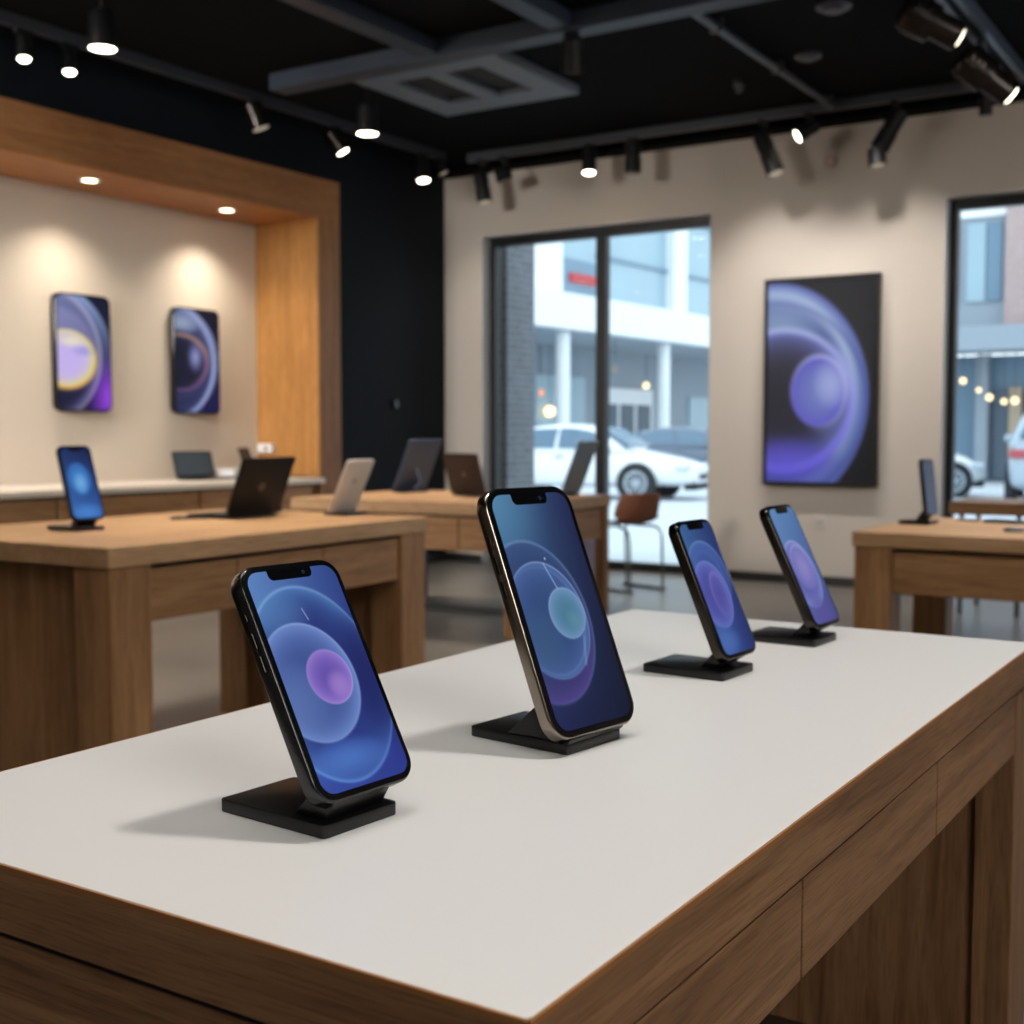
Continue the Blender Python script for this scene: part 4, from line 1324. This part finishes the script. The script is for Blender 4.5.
for k, (x, z, rr) in enumerate(((-7.83, 2.59, .07), (-7.62, 2.54, .08), (-7.23, 2.30, .06), (-6.97, 2.11, .085), (-6.62, 2.0, .07), (-6.36, 2.02, .09))):
    q = thing('string_light', ['first warm bulb from the left in the right window', 'second warm bulb from the left, close to the first', 'third warm bulb, dimmer, in the right window', 'fourth warm bulb from the left in the right window', 'fifth warm bulb near the right photo edge', 'bright warm bulb at the right photo edge'][k], 'light bulb', (x, 33.2, z), 0, 'warm bulbs across the street')
    obj('bulb', add_lathe(BM(), (0, 0, -rr), (0, 0, 1), [(rr - rr * math.cos(a), rr * math.sin(a)) for a in [PI * j / 8 for j in range(9)]], 12, False), M['bulb'], q, smooth=1)
    obj('cord', cyl((0, 0, rr * .95), (0, 0, 3.24 - z), .012, None, 6), M['greymetal'], q)

# ------------------------------------------------------------------ light
def lamp(kind, name, loc, power, col, size=.1, target=None, **k):
    l = bpy.data.lights.new(name, kind)
    l.energy = power
    l.color = col
    if kind == 'AREA':
        l.shape = 'RECTANGLE'
        l.size = size if not isinstance(size, tuple) else size[0]
        l.size_y = size if not isinstance(size, tuple) else size[1]
    elif kind in ('SPOT', 'POINT'):
        l.shadow_soft_size = size
    for a, b in k.items():
        setattr(l, a, b)
    o = bpy.data.objects.new(name, l)
    COL.objects.link(o)
    o.location = loc
    if target is not None:
        o.rotation_euler = (Vector(target) - Vector(loc)).to_track_quat('-Z', 'Y').to_euler()
    return o

WARM, NEUT, WARM2 = (1, .89, .74), (1, .965, .92), (1, .88, .72)
# niche downlights
for (x, y) in ((-7.05, 5.70), (-7.10, 7.02), (-7.05, 4.30), (-7.05, 2.9), (-7.05, 1.5)):
    lamp('SPOT', 'niche_lamp', (x, y, 2.90), 84, WARM2, .04, (x - .04, y, 0), spot_size=R(120), spot_blend=1.0)
# track heads washing the back wall
for (x, p) in ((-6.2, 50), (-5.1, 45), (-3.60, 150), (-2.70, 132), (-1.6, 70)):
    lamp('SPOT', 'wall_washer', (x, 8.55, 3.50), p, NEUT, .05, (x + .02, 9.62, 1.35), spot_size=R(84), spot_blend=1.0)
# unseen area lamps: those over the tables first, then added fill
lamp('AREA', 'ceiling_lamp', (.15, 1.45, 3.55), 41, NEUT, .24, (-.5, .9, .95))
lamp('AREA', 'ceiling_lamp', (-1.0, .6, 3.55), 27, NEUT, 1.2, (-.8, .9, .9))
lamp('AREA', 'ceiling_lamp', (-3.4, 3.6, 3.5), 33, WARM, .5, (-3.4, 3.3, .87), spread=R(90))
lamp('AREA', 'ceiling_lamp', (-.6, 4.9, 3.5), 22, NEUT, .5, (-.7, 4.7, .87), spread=R(90))
lamp('AREA', 'ceiling_lamp', (-4.9, 6.9, 3.45), 24, WARM, .5, (-4.9, 6.8, .79), spread=R(80))
lamp('AREA', 'ceiling_lamp', (2.2, -.4, 3.5), 90, NEUT, 1.6, (-.3, 1.0, .6))  # added fill aimed at the right face of the white table
lamp('AREA', 'ceiling_lamp', (1.5, 5.5, 3.5), 110, NEUT, 1.6, (-2.5, 9.0, 1.0))  # added fill from the right, brightening the back wall
lamp('AREA', 'ceiling_lamp', (-6.2, -.4, 3.5), 190, NEUT, 1.6, (-7.3, 5.2, 1.5), spread=R(75))  # added fill brightening the niche, no fixture here

w = bpy.data.worlds.new('overcast')
SC.world = w
w.use_nodes = True
nt = w.node_tree
bg = nt.nodes['Background']
tcw = nt.nodes.new('ShaderNodeTexCoord')
sp = nt.nodes.new('ShaderNodeSeparateXYZ')
nt.links.new(tcw.outputs['Generated'], sp.inputs[0])
cr = nt.nodes.new('ShaderNodeValToRGB')
cr.color_ramp.elements[0].position = 0.0
cr.color_ramp.elements[0].color = (.90, .96, 1.0, 1)
cr.color_ramp.elements[1].position = 0.6
cr.color_ramp.elements[1].color = (.80, .91, 1.0, 1)
nt.links.new(sp.outputs[2], cr.inputs['Fac'])
nt.links.new(cr.outputs['Color'], bg.inputs['Color'])
bg.inputs['Strength'].default_value = 2.15

# ------------------------------------------------------------------ camera
F, HOR, HC = 1252.0, 433.5, 1.2
pitch = math.atan((512 - HOR) / F)
yaw = math.atan((1316 - 512) / math.hypot(F, 512 - HOR))
cd = bpy.data.cameras.new('camera')
cam = bpy.data.objects.new('camera', cd)
COL.objects.link(cam)
cam.location = (0, 0, HC)
cam.rotation_euler = (PI / 2 - pitch, 0, yaw)
cd.sensor_width = 36
cd.sensor_fit = 'HORIZONTAL'
cd.lens = F / 1024 * 36
cd.clip_start = .02
cd.clip_end = 300
cd.dof.use_dof = True
cd.dof.focus_distance = .84
cd.dof.aperture_fstop = 10.0
SC.camera = cam

SC.view_settings.view_transform = 'Standard'
SC.view_settings.look = 'None'
SC.view_settings.exposure = 0.0
SC.cycles.use_denoising = True
SC.cycles.max_bounces = 8
SC.cycles.transparent_max_bounces = 12
SC.cycles.sample_clamp_indirect = 6
SC.cycles.caustics_reflective = False
SC.cycles.caustics_refractive = False
